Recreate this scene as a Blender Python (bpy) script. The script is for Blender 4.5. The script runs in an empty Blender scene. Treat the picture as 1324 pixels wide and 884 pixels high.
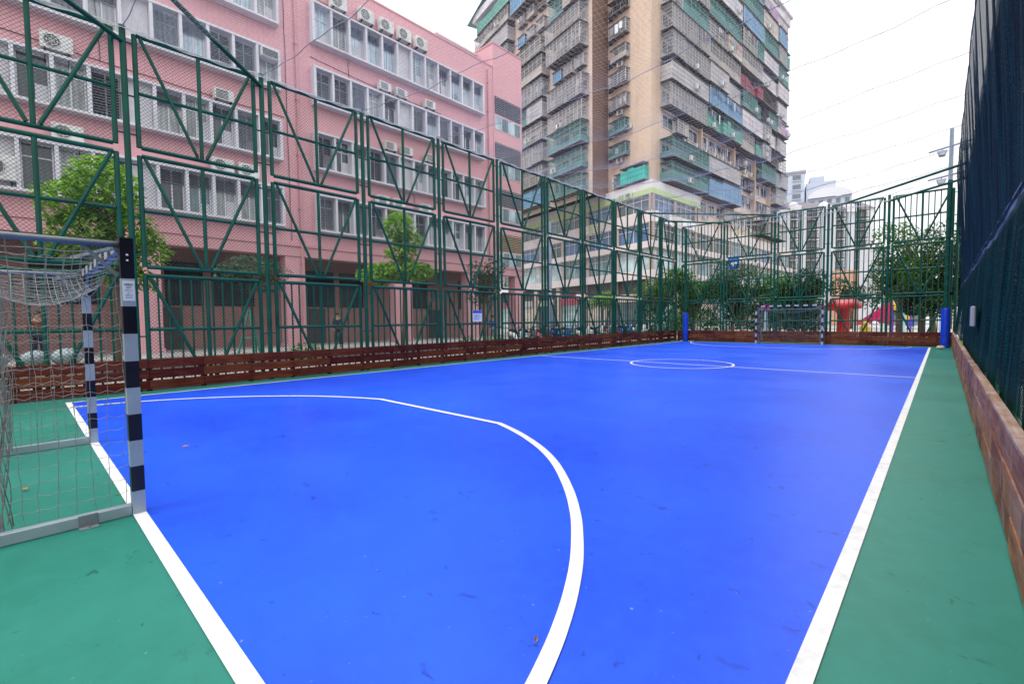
import bpy, math, random
from mathutils import Vector, Matrix
R = math.radians
scene = bpy.context.scene
COL = scene.collection

# ------------------------------------------------------------------ camera
cam_d = bpy.data.cameras.new("camera")
cam = bpy.data.objects.new("camera", cam_d)
COL.objects.link(cam)
scene.camera = cam
cam_d.sensor_width = 36.0
cam_d.lens = 595.4 / 1324.0 * 36.0
cam_d.clip_start = 0.05
cam_d.clip_end = 2500.0
H = 1.444
PITCH, YAW, ROLL = R(2.743), R(43.04), R(0.604)
_f = Vector((-math.sin(YAW) * math.cos(PITCH), math.cos(YAW) * math.cos(PITCH), -math.sin(PITCH)))
_r = Vector((math.cos(YAW), math.sin(YAW), 0))
_d = _f.cross(_r)
_r2 = _r * math.cos(ROLL) + _d * math.sin(ROLL)
_d2 = -_r * math.sin(ROLL) + _d * math.cos(ROLL)
cam.matrix_world = Matrix(((_r2.x, -_d2.x, -_f.x, 0), (_r2.y, -_d2.y, -_f.y, 0), (_r2.z, -_d2.z, -_f.z, H), (0, 0, 0, 1)))

# ------------------------------------------------------------------ light
scene.view_settings.view_transform = 'Standard'
scene.view_settings.look = 'None'
scene.view_settings.exposure = 0.73
scene.view_settings.gamma = 1.0
SUN_EL, SUN_AZ = R(62), R(188)          # azimuth measured from +Y towards +X
world = bpy.data.worlds.new("World")
scene.world = world
world.use_nodes = True
wn, wl = world.node_tree.nodes, world.node_tree.links
wn.clear()
wo = wn.new('ShaderNodeOutputWorld')
wb = wn.new('ShaderNodeBackground')
sky = wn.new('ShaderNodeTexSky')
sky.sky_type = 'NISHITA'
sky.sun_disc = False
sky.sun_elevation = SUN_EL
sky.sun_rotation = SUN_AZ
sky.air_density = 1.0
sky.dust_density = 2.0
tc = wn.new('ShaderNodeTexCoord')
nz = wn.new('ShaderNodeTexNoise')
nz.inputs['Scale'].default_value = 2.2
nz.inputs['Detail'].default_value = 5.0
cr = wn.new('ShaderNodeMapRange')
cr.inputs['From Min'].default_value = 0.3
cr.inputs['From Max'].default_value = 0.7
cr.inputs['To Min'].default_value = 10.6
cr.inputs['To Max'].default_value = 12.2
cc = wn.new('ShaderNodeCombineColor')
mx = wn.new('ShaderNodeMix')
mx.data_type = 'RGBA'
mx.inputs[0].default_value = 0.94
wl.new(tc.outputs['Generated'], nz.inputs['Vector'])
wl.new(nz.outputs['Fac'], cr.inputs['Value'])
# overcast sky: brighter overhead than at the horizon
sx = wn.new('ShaderNodeSeparateXYZ')
wl.new(tc.outputs['Generated'], sx.inputs[0])
gr = wn.new('ShaderNodeMapRange')
gr.inputs['To Min'].default_value = 0.66
gr.inputs['To Max'].default_value = 1.2
wl.new(sx.outputs[2], gr.inputs['Value'])
mu = wn.new('ShaderNodeMath')
mu.operation = 'MULTIPLY'
wl.new(cr.outputs['Result'], mu.inputs[0])
wl.new(gr.outputs['Result'], mu.inputs[1])
for k in range(3):
    wl.new(mu.outputs[0], cc.inputs[k])
wl.new(sky.outputs['Color'], mx.inputs[6])
wl.new(cc.outputs['Color'], mx.inputs[7])
wl.new(mx.outputs[2], wb.inputs['Color'])
wb.inputs['Strength'].default_value = 0.1
wl.new(wb.outputs['Background'], wo.inputs['Surface'])
sun_d = bpy.data.lights.new("sun", 'SUN')
sun_d.energy = 1.0
sun_d.angle = R(18)
sun_d.color = (1.0, 0.96, 0.9)
sun = bpy.data.objects.new("sun", sun_d)
COL.objects.link(sun)
sun.rotation_euler = Vector((-math.sin(SUN_AZ) * math.cos(SUN_EL), -math.cos(SUN_AZ) * math.cos(SUN_EL), -math.sin(SUN_EL))).to_track_quat('-Z', 'Y').to_euler()
sun.location = (0, 0, 80)
scene.cycles.max_bounces = 6
scene.cycles.transparent_max_bounces = 24

# ------------------------------------------------------------------ materials
def srgb(r, g, b):
    def c(v):
        v /= 255.0
        return v / 12.92 if v <= 0.04045 else ((v + 0.055) / 1.055) ** 2.4
    return (c(r), c(g), c(b), 1.0)

class NT:
    def __init__(s, name):
        s.m = bpy.data.materials.new(name)
        s.m.use_nodes = True
        s.t = s.m.node_tree
        s.n = s.t.nodes
        s.b = s.n['Principled BSDF']
    def node(s, typ, **kw):
        n = s.n.new(typ)
        for k, v in kw.items():
            setattr(n, k, v)
        return n
    def link(s, a, b):
        s.t.links.new(a, b)
    def coord(s, scale=(1, 1, 1), kind='Object', rot=(0, 0, 0)):
        c = s.node('ShaderNodeTexCoord')
        m = s.node('ShaderNodeMapping')
        m.inputs['Scale'].default_value = scale
        m.inputs['Rotation'].default_value = rot
        s.link(c.outputs[kind], m.inputs['Vector'])
        return m.outputs['Vector']
    def noise(s, vec, scale, detail=4, rough=0.55):
        n = s.node('ShaderNodeTexNoise')
        n.inputs['Scale'].default_value = scale
        n.inputs['Detail'].default_value = detail
        n.inputs['Roughness'].default_value = rough
        s.link(vec, n.inputs['Vector'])
        return n.outputs['Fac']
    def ramp(s, val, stops):
        r = s.node('ShaderNodeValToRGB')
        e = r.color_ramp.elements
        while len(e) < len(stops):
            e.new(0.5)
        for k, (p, c) in enumerate(stops):
            e[k].position = p
            e[k].color = c if len(c) == 4 else (*c, 1)
        s.link(val, r.inputs['Fac'])
        return r.outputs['Color']
    def mixc(s, fac, a, b, blend='MIX'):
        m = s.node('ShaderNodeMix')
        m.data_type = 'RGBA'
        m.blend_type = blend
        for sock, v in ((m.inputs[0], fac), (m.inputs[6], a), (m.inputs[7], b)):
            if hasattr(v, 'is_linked') or hasattr(v, 'links'):
                s.link(v, sock)
            else:
                sock.default_value = v
        return m.outputs[2]
    def maprange(s, v, a, b, c, d):
        m = s.node('ShaderNodeMapRange')
        for k, x in zip(('From Min', 'From Max', 'To Min', 'To Max'), (a, b, c, d)):
            m.inputs[k].default_value = x
        s.link(v, m.inputs['Value'])
        return m.outputs['Result']
    def bump(s, h, strength=0.3, dist=0.01):
        b = s.node('ShaderNodeBump')
        b.inputs['Strength'].default_value = strength
        b.inputs['Distance'].default_value = dist
        s.link(h, b.inputs['Height'])
        s.link(b.outputs['Normal'], s.b.inputs['Normal'])
    def col(s, c):
        if hasattr(c, 'links'):
            s.link(c, s.b.inputs['Base Color'])
        else:
            s.b.inputs['Base Color'].default_value = c
    def rough(s, v):
        if hasattr(v, 'links'):
            s.link(v, s.b.inputs['Roughness'])
        else:
            s.b.inputs['Roughness'].default_value = v

def scl(c, k):
    return (min(1, c[0] * k), min(1, c[1] * k), min(1, c[2] * k), 1)

def simple(name, c, rough=0.6, metal=0.0, var=0.2, scale=3.0, dirt=None, bump=0.0, spec=0.5, stretch=(1, 1, 1)):
    n = NT(name)
    v = n.coord(stretch)
    f = n.noise(v, scale, 5)
    col = n.ramp(f, [(0.3, scl(c, 1 - var)), (0.7, scl(c, 1 + var))])
    if dirt is not None:
        f2 = n.noise(v, scale * 0.37, 6, 0.7)
        m = n.maprange(f2, 0.52, 0.72, 0.0, 0.75)
        col = n.mixc(m, col, dirt)
    n.col(col)
    n.rough(n.maprange(f, 0.3, 0.7, max(0.02, rough - 0.08), min(1, rough + 0.08)))
    n.b.inputs['Metallic'].default_value = metal
    n.b.inputs['Specular IOR Level'].default_value = spec
    if bump:
        n.bump(f, bump, 0.01)
    return n.m

M = {}
M['green_paint'] = simple('green_paint', (0.0006, 0.074, 0.049, 1), 0.45, var=0.3, scale=2.5, dirt=(0.004, 0.085, 0.06, 1), spec=0.28)
M['wire'] = simple('green_wire', (0.01, 0.035, 0.032, 1), 0.5)
M['dark_bolt'] = simple('dark_bolt', (0.02, 0.02, 0.025, 1), 0.45, metal=0.6)
M['steel'] = simple('galvanised_steel', (0.2, 0.225, 0.245, 1), 0.55, metal=0.2, var=0.12, scale=9)
M['alu'] = simple('aluminium', (0.36, 0.42, 0.48, 1), 0.42, metal=0.25, var=0.08, scale=6, dirt=(0.36, 0.42, 0.47, 1))
M['black_paint'] = simple('black_paint', (0.006, 0.006, 0.014, 1), 0.35, var=0.3)
M['cord'] = simple('net_cord', (0.22, 0.22, 0.22, 1), 0.85, var=0.25, scale=14)
M['overhead_cord'] = simple('overhead_cord', (0.8, 0.8, 0.82, 1), 0.85, var=0.2)
M['rope'] = simple('white_rope', (0.78, 0.78, 0.78, 1), 0.85, var=0.1)
for _m in (M['rope'], M['overhead_cord']):
    _t = _m.node_tree
    _tr = _t.nodes.new('ShaderNodeBsdfTranslucent')
    _tr.inputs['Color'].default_value = (0.55, 0.56, 0.58, 1)
    _ms = _t.nodes.new('ShaderNodeMixShader')
    _ms.inputs[0].default_value = 0.4
    _t.links.new(_t.nodes['Principled BSDF'].outputs[0], _ms.inputs[1])
    _t.links.new(_tr.outputs[0], _ms.inputs[2])
    _t.links.new(_ms.outputs[0], _t.nodes['Material Output'].inputs['Surface'])
M['grey_rope'] = simple('grey_rope', (0.25, 0.25, 0.27, 1), 0.85, var=0.15)
M['white_plastic'] = simple('white_plastic', (0.72, 0.74, 0.76, 1), 0.4, var=0.08, dirt=(0.5, 0.5, 0.48, 1))
M['ac_white'] = simple('aged_ac_white', (0.62, 0.63, 0.63, 1), 0.5, var=0.1, dirt=(0.4, 0.4, 0.38, 1))
M['grille'] = simple('grey_grille', (0.09, 0.1, 0.11, 1), 0.5)
M['white_frame'] = simple('white_painted_frame', (0.62, 0.62, 0.68, 1), 0.55, var=0.08, scale=1.2, dirt=(0.42, 0.41, 0.44, 1))
M['louvre'] = simple('grey_louvre', (0.2, 0.2, 0.25, 1), 0.5, var=0.15)
M['louvre_beige'] = simple('beige_louvre', (0.32, 0.24, 0.15, 1), 0.6, var=0.15)
M['concrete'] = simple('concrete', (0.34, 0.33, 0.31, 1), 0.85, var=0.15, scale=0.8, dirt=(0.22, 0.21, 0.2, 1), bump=0.2)
M['dark_void'] = simple('dark_interior', (0.03, 0.035, 0.04, 1), 0.8)
M['blue_pad'] = simple('blue_vinyl_pad', (0.004, 0.05, 0.55, 1), 0.42, var=0.15, scale=5, bump=0.15)
M['dark_slab'] = simple('dark_slab', (0.06, 0.058, 0.06, 1), 0.8, var=0.3)
M['skin'] = simple('skin', (0.45, 0.26, 0.18, 1), 0.6, var=0.05)
M['hair'] = simple('black_hair', (0.012, 0.01, 0.01, 1), 0.5)
M['navy_cloth'] = simple('navy_cloth', (0.012, 0.018, 0.05, 1), 0.9)
M['black_cloth'] = simple('black_cloth', (0.012, 0.012, 0.014, 1), 0.9)
M['brown_cloth'] = simple('rust_cloth', (0.12, 0.035, 0.02, 1), 0.9)
M['blue_cloth'] = simple('blue_cloth', (0.03, 0.1, 0.4, 1), 0.9)
M['grey_cloth'] = simple('grey_cloth', (0.25, 0.26, 0.28, 1), 0.9)
M['rubber'] = simple('black_rubber', (0.015, 0.015, 0.016, 1), 0.7)
M['red'] = simple('red_paint', (0.5, 0.012, 0.02, 1), 0.4, var=0.15)
M['pinkred'] = simple('pinkish_red_paint', (0.62, 0.12, 0.15, 1), 0.45, var=0.15)
M['magenta'] = simple('magenta_plastic', (0.5, 0.015, 0.12, 1), 0.4)
M['purple'] = simple('purple_plastic', (0.16, 0.02, 0.42, 1), 0.4)
M['yellow'] = simple('yellow_paint', (0.75, 0.55, 0.03, 1), 0.45)
M['lightblue'] = simple('light_blue_paint', (0.3, 0.5, 0.65, 1), 0.5)
M['bluesign'] = simple('blue_sign', (0.02, 0.12, 0.55, 1), 0.4)
M['signwhite'] = simple('sign_white', (0.72, 0.74, 0.8, 1), 0.45, var=0.05)
M['purple_ink'] = simple('purple_ink', (0.06, 0.02, 0.25, 1), 0.6)
M['green_ink'] = simple('green_ink', (0.3, 0.5, 0.12, 1), 0.6)
M['grey_ink'] = simple('grey_ink', (0.1, 0.11, 0.14, 1), 0.6)
M['orange_box'] = simple('cardboard', (0.5, 0.3, 0.14, 1), 0.85)
M['sack'] = simple('pale_plastic_sack', (0.34, 0.43, 0.47, 1), 0.45, var=0.25, scale=6, bump=0.6)
M['turq'] = simple('turquoise_stake', (0.03, 0.26, 0.2, 1), 0.6)
M['stone'] = simple('pale_stone', (0.52, 0.48, 0.44, 1), 0.85, var=0.3, scale=9, dirt=(0.3, 0.26, 0.23, 1), bump=0.5)
M['bark'] = simple('bark', (0.13, 0.1, 0.07, 1), 0.9, var=0.35, scale=8, bump=0.6, stretch=(1, 1, 0.25))
M['leaf_litter'] = simple('dry_leaf', (0.32, 0.16, 0.04, 1), 0.7)
M['lamp_grey'] = simple('blue_grey_pole', (0.2, 0.26, 0.34, 1), 0.45, var=0.12)
M['lamp_glass'] = simple('flood_glass', (0.3, 0.3, 0.36, 1), 0.15)
M['pole_light'] = simple('pale_blue_pole', (0.34, 0.42, 0.55, 1), 0.5, var=0.1)

def glass_mat(name, c, rough=0.08, var=0.35, scale=0.6):
    n = NT(name)
    v = n.coord((1, 1, 1))
    f = n.noise(v, scale, 3)
    # upright folds of curtains or interior shapes behind the pane
    w = n.node('ShaderNodeTexWave', wave_type='BANDS', bands_direction='Y')
    w.inputs['Scale'].default_value = 1.7
    w.inputs['Distortion'].default_value = 3.0
    n.link(v, w.inputs['Vector'])
    a = n.ramp(f, [(0.35, scl(c, 1 - var)), (0.65, scl(c, 1 + var))])
    n.col(n.mixc(0.18, a, w.outputs['Color'], 'OVERLAY'))
    n.rough(rough)
    n.b.inputs['Specular IOR Level'].default_value = 0.7
    return n.m

M['glass_blue'] = glass_mat('painted_sky_glass', (0.36, 0.47, 0.54, 1))  # the reflected pale sky is painted into this pane colour
M['glass_grey'] = glass_mat('curtained_glass', (0.27, 0.3, 0.31, 1), 0.12)
M['glass_dark'] = glass_mat('dark_glass', (0.045, 0.06, 0.075, 1), 0.06)
M['glass_teal'] = glass_mat('teal_glass', (0.1, 0.17, 0.19, 1), 0.08)
M['glass_shop'] = glass_mat('pale_shop_glass', (0.3, 0.4, 0.42, 1), 0.08)
M['glass_navy'] = glass_mat('navy_tinted_glass', (0.04, 0.09, 0.2, 1), 0.06)
M['blind'] = simple('white_panel', (0.55, 0.54, 0.58, 1), 0.7, var=0.1)

def court_paint(name, c, c2, rough, seed, scuff):
    n = NT(name)
    v = n.coord((1, 1, 1))
    f1 = n.noise(v, 0.35 + seed * 0.05, 5, 0.6)
    f2 = n.noise(v, 6.0, 5, 0.65)
    base = n.mixc(n.maprange(f1, 0.35, 0.65, 0, 1), c, c2)
    base = n.mixc(n.maprange(f2, 0.4, 0.62, 0, 0.35), base, scl(c2, 1.12))
    # shoe scuffs: sparse, streaky dark marks
    vs = n.coord((1.0, 2.6, 1), rot=(0, 0, 0.7 + seed))
    f3 = n.noise(vs, 3.1, 6, 0.72)
    f4 = n.noise(v, 0.8, 3, 0.5)
    mul = n.node('ShaderNodeMath', operation='MULTIPLY')
    n.link(n.maprange(f3, 0.625, 0.70, 0, 1), mul.inputs[0])
    n.link(n.maprange(f4, 0.42, 0.62, 0.05, scuff), mul.inputs[1])
    base = n.mixc(mul.outputs[0], base, scl(c, 0.5))
    # heel marks: small smudged blots, present in some cells only
    for (sc_, thr, st_) in ((1.2, 0.055, (1, 1.9, 1)), (2.1, 0.05, (1.5, 1, 1)), (3.6, 0.06, (1, 1.4, 1))):
        vv = n.coord(st_, rot=(0, 0, 0.5 + seed + sc_))
        ds = n.node('ShaderNodeTexNoise'); ds.inputs['Scale'].default_value = 7.0; ds.inputs['Detail'].default_value = 4
        n.link(vv, ds.inputs['Vector'])
        ad = n.node('ShaderNodeMix', data_type='RGBA', blend_type='LINEAR_LIGHT')
        ad.inputs[0].default_value = 0.16
        n.link(vv, ad.inputs[6]); n.link(ds.outputs['Color'], ad.inputs[7])
        vo = n.node('ShaderNodeTexVoronoi', voronoi_dimensions='2D'); vo.inputs['Scale'].default_value = sc_
        n.link(ad.outputs[2], vo.inputs['Vector'])
        sp = n.node('ShaderNodeSeparateColor'); n.link(vo.outputs['Color'], sp.inputs[0])
        m1 = n.node('ShaderNodeMath', operation='MULTIPLY')
        n.link(n.maprange(vo.outputs['Distance'], thr * .35, thr, 0.85, 0), m1.inputs[0])
        n.link(n.maprange(sp.outputs[0], 0.45, 0.85, 0, 1), m1.inputs[1])
        base = n.mixc(m1.outputs[0], base, scl(c, 0.5))
    vp = n.coord((1, 1, 1))
    f5 = n.noise(vp, 26.0, 2, 0.5)
    base = n.mixc(n.maprange(f5, 0.73, 0.78, 0, 0.3), base, (0.55, 0.55, 0.5, 1))
    n.col(base)
    n.rough(n.maprange(f1, 0.3, 0.7, rough - 0.05, rough + 0.07))
    f6 = n.noise(v, 160.0, 3)
    n.bump(f6, 0.12, 0.003)
    n.b.inputs['Specular IOR Level'].default_value = 0.42
    return n.m

M['court_blue'] = court_paint('blue_court_paint', (0.003, 0.06, 0.72, 1), (0.009, 0.105, 0.86, 1), 0.36, 0.0, 0.75)
M['court_green'] = court_paint('green_court_paint', (0.010, 0.168, 0.122, 1), (0.022, 0.215, 0.17, 1), 0.42, 0.7, 0.6)
def line_paint():
    n = NT('white_line_paint')
    v = n.coord()
    f = n.noise(v, 9.0, 6, 0.7)
    g = n.noise(v, 60.0, 3, 0.6)
    c = n.mixc(n.maprange(f, 0.48, 0.68, 0, 0.75), (0.8, 0.8, 0.8, 1), (0.6, 0.62, 0.66, 1))
    c = n.mixc(n.maprange(g, 0.66, 0.74, 0, 0.5), c, (0.42, 0.47, 0.62, 1))
    n.col(c)
    n.rough(0.6)
    return n.m
M['line'] = line_paint()

def wood(name, c1, c2, worn, wornamt, axis):
    n = NT(name)
    st = [14, 14, 14]
    st[axis] = 1.2
    oi = n.node('ShaderNodeObjectInfo')
    tcn = n.node('ShaderNodeTexCoord')
    off = n.node('ShaderNodeVectorMath', operation='ADD')
    sc = n.node('ShaderNodeVectorMath', operation='SCALE')
    comb = n.node('ShaderNodeCombineXYZ')
    for k in range(3):
        n.link(oi.outputs['Random'], comb.inputs[k])
    n.link(comb.outputs[0], sc.inputs[0])
    sc.inputs['Scale'].default_value = 37.0
    n.link(tcn.outputs['Object'], off.inputs[0])
    n.link(sc.outputs[0], off.inputs[1])
    mp = n.node('ShaderNodeMapping')
    mp.inputs['Scale'].default_value = st
    n.link(off.outputs[0], mp.inputs['Vector'])
    f = n.noise(mp.outputs['Vector'], 1.6, 8, 0.65)
    col = n.ramp(f, [(0.28, scl(c1, 0.55)), (0.5, c1), (0.72, c2)])
    hs = n.node('ShaderNodeHueSaturation')
    n.link(n.maprange(oi.outputs['Random'], 0, 1, 0.55, 1.35), hs.inputs['Value'])
    n.link(n.maprange(oi.outputs['Random'], 0, 1, 0.487, 0.515), hs.inputs['Hue'])
    n.link(col, hs.inputs['Color'])
    f2 = n.noise(off.outputs[0], 2.1, 6, 0.7)
    out = n.mixc(n.maprange(f2, 0.47, 0.68, 0, wornamt), hs.outputs['Color'], worn)
    n.col(out)
    n.b.inputs['Specular IOR Level'].default_value = 0.2
    n.rough(0.62)
    n.bump(f, 0.35, 0.006)
    return n.m
M['wood_left'] = wood('stained_timber', (0.1, 0.014, 0.007, 1), (0.19, 0.045, 0.018, 1), (0.14, 0.045, 0.03, 1), 0.45, 1)
M['wood_far'] = wood('red_stained_timber', (0.11, 0.02, 0.012, 1), (0.2, 0.06, 0.032, 1), (0.17, 0.09, 0.075, 1), 0.5, 0)
M['wood_right'] = wood('weathered_timber', (0.26, 0.09, 0.042, 1), (0.42, 0.19, 0.105, 1), (0.36, 0.25, 0.23, 1), 0.75, 1)
M['wood_cap'] = wood('weathered_cap', (0.33, 0.19, 0.14, 1), (0.48, 0.34, 0.29, 1), (0.5, 0.42, 0.4, 1), 0.7, 1)

def tile_mat(name, c, mortar, bw, bh, axes, stain, mort=0.02, contrast=0.16, staink=0.35):
    n = NT(name)
    tcn = n.node('ShaderNodeTexCoord')
    sep = n.node('ShaderNodeSeparateXYZ')
    n.link(tcn.outputs['Object'], sep.inputs[0])
    comb = n.node('ShaderNodeCombineXYZ')
    add = n.node('ShaderNodeMath', operation='ADD')
    n.link(sep.outputs[0], add.inputs[0])
    n.link(sep.outputs[1], add.inputs[1])
    n.link(add.outputs[0], comb.inputs[0])
    n.link(sep.outputs[2], comb.inputs[1])
    br = n.node('ShaderNodeTexBrick')
    br.offset = 0.0
    br.inputs['Scale'].default_value = 1.0
    br.inputs['Brick Width'].default_value = bw
    br.inputs['Row Height'].default_value = bh
    br.inputs['Mortar Size'].default_value = mort
    br.inputs['Mortar Smooth'].default_value = 0.3
    br.inputs['Color1'].default_value = scl(c, 1 - contrast)
    br.inputs['Color2'].default_value = scl(c, 1 + contrast)
    br.inputs['Mortar'].default_value = mortar
    n.link(comb.outputs[0], br.inputs['Vector'])
    v = n.coord((1, 1, 0.14))
    f = n.noise(v, 0.9, 7, 0.68)
    col = n.mixc(n.maprange(f, 0.47, 0.72, 0, staink), br.outputs['Color'], stain)
    v2 = n.coord((1, 1, 1))
    f2 = n.noise(v2, 0.25, 3)
    col = n.mixc(n.maprange(f2, 0.35, 0.65, 0, 0.25), col, scl(c, 1.12))
    n.col(col)
    n.rough(0.55)
    return n.m
M['pink_tile'] = tile_mat('pink_mosaic_tile', (0.66, 0.345, 0.385, 1), (0.52, 0.275, 0.305, 1), 0.24, 0.12, 'y', (0.46, 0.26, 0.28, 1), 0.012, 0.05)
M['pink_plain'] = simple('pink_render', (0.6, 0.315, 0.345, 1), 0.7, var=0.08, scale=0.7, dirt=(0.47, 0.28, 0.3, 1))
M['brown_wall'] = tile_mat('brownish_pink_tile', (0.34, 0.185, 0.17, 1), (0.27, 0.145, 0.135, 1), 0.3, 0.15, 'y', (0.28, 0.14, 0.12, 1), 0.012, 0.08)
M['orange_tile'] = tile_mat('peach_tile', (0.6, 0.455, 0.345, 1), (0.53, 0.4, 0.31, 1), 0.6, 0.3, 'y', (0.4, 0.29, 0.22, 1), 0.015, 0.05, 0.65)
M['pale_tile'] = tile_mat('pale_pink_tile', (0.62, 0.5, 0.43, 1), (0.5, 0.4, 0.35, 1), 0.5, 0.25, 'y', (0.36, 0.3, 0.28, 1), 0.015, 0.08, 0.6)
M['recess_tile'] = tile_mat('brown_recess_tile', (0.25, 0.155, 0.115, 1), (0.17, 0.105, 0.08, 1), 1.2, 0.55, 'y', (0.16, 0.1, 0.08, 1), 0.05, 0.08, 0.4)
M['fascia'] = simple('stained_white_fascia', (0.66, 0.65, 0.66, 1), 0.7, var=0.08, scale=0.5, dirt=(0.47, 0.45, 0.46, 1), stretch=(1, 1, 0.3))
M['fascia_pink'] = simple('pale_pink_fascia', (0.64, 0.57, 0.58, 1), 0.7, var=0.08, scale=0.5, dirt=(0.5, 0.44, 0.44, 1), stretch=(1, 1, 0.3))
M['lime'] = simple('lime_band', (0.47, 0.6, 0.3, 1), 0.6, var=0.12, scale=0.6, dirt=(0.42, 0.46, 0.3, 1))
M['column'] = simple('stone_column', (0.42, 0.34, 0.31, 1), 0.7, var=0.12)
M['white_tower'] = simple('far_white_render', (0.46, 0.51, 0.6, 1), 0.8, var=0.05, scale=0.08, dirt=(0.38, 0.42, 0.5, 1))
M['far_pale'] = simple('far_pale_wall', (0.68, 0.68, 0.72, 1), 0.8, var=0.06, scale=0.1, dirt=(0.46, 0.45, 0.47, 1))
M['far_roof'] = simple('far_roof_slate', (0.19, 0.17, 0.19, 1), 0.8)
M['far_window'] = simple('far_window', (0.14, 0.16, 0.18, 1), 0.3)
M['peach'] = simple('peach_wall', (0.62, 0.36, 0.25, 1), 0.8, var=0.08)
M['pavement'] = simple('pavement_concrete', (0.4, 0.38, 0.37, 1), 0.85, var=0.14, scale=0.8, dirt=(0.28, 0.27, 0.27, 1), bump=0.15)
M['asphalt'] = simple('asphalt', (0.06, 0.06, 0.062, 1), 0.9, var=0.2, scale=4, bump=0.2)
M['grass_base'] = simple('grass_soil', (0.08, 0.16, 0.035, 1), 0.95, var=0.35, scale=3)
# cage metals and sheets
M['cage_slab'] = simple('stained_slab', (0.2, 0.19, 0.19, 1), 0.85, var=0.4)
M['cage_grey'] = simple('grey_cage_bars', (0.56, 0.55, 0.56, 1), 0.55, metal=0.2, var=0.15)
M['cage_white'] = simple('white_cage_bars', (0.72, 0.72, 0.72, 1), 0.5, var=0.1)
M['cage_teal'] = simple('teal_cage_bars', (0.2, 0.38, 0.37, 1), 0.5, var=0.2)
M['cage_rust'] = simple('dark_cage_bars', (0.14, 0.12, 0.11, 1), 0.6, var=0.3)
def sheet(name, c):
    n = NT(name)
    v = n.coord((0.5, 0.5, 1))
    f = n.noise(v, 1.2, 5)
    n.col(n.ramp(f, [(0.3, scl(c, 0.72)), (0.7, scl(c, 1.2))]))
    n.rough(0.55)
    return n.m
M['sh_grey'] = sheet('grey_corrugated_sheet', (0.46, 0.44, 0.46, 1))
M['sh_lilac'] = sheet('lilac_sheet', (0.6, 0.56, 0.62, 1))
M['sh_beige'] = sheet('beige_sheet', (0.5, 0.43, 0.38, 1))
M['sh_blue'] = sheet('blue_tarpaulin', (0.09, 0.27, 0.5, 1))
M['sh_green'] = sheet('green_netting', (0.13, 0.38, 0.31, 1))
M['sh_teal'] = sheet('teal_netting', (0.13, 0.27, 0.28, 1))
M['sh_turq'] = sheet('turquoise_tarpaulin', (0.03, 0.52, 0.44, 1))
M['sh_red'] = sheet('red_netting', (0.38, 0.06, 0.11, 1))
M['sh_purple'] = sheet('purple_sheet', (0.36, 0.16, 0.42, 1))

def leaf_mat(name, c1, c2):
    n = NT(name)
    g = n.node('ShaderNodeNewGeometry')
    col = n.ramp(g.outputs['Random Per Island'], [(0.0, c1), (0.55, c2), (1.0, scl(c2, 1.35))])
    n.col(col)
    n.rough(0.5)
    n.b.inputs['Specular IOR Level'].default_value = 0.3
    tr = n.node('ShaderNodeBsdfTranslucent')
    n.link(col, tr.inputs['Color'])
    ms = n.node('ShaderNodeMixShader')
    ms.inputs[0].default_value = 0.42
    n.link(n.b.outputs[0], ms.inputs[1])
    n.link(tr.outputs[0], ms.inputs[2])
    n.link(ms.outputs[0], n.n['Material Output'].inputs['Surface'])
    return n.m
M['leaf_bright'] = leaf_mat('fresh_leaves', (0.08, 0.2, 0.018, 1), (0.26, 0.48, 0.055, 1))
M['leaf_mid'] = leaf_mat('mid_green_leaves', (0.025, 0.085, 0.02, 1), (0.085, 0.2, 0.04, 1))
M['leaf_dark'] = leaf_mat('dark_leaves', (0.01, 0.04, 0.018, 1), (0.035, 0.09, 0.035, 1))
M['leaf_grey'] = leaf_mat('grey_green_leaves', (0.04, 0.085, 0.05, 1), (0.1, 0.17, 0.1, 1))

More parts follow.
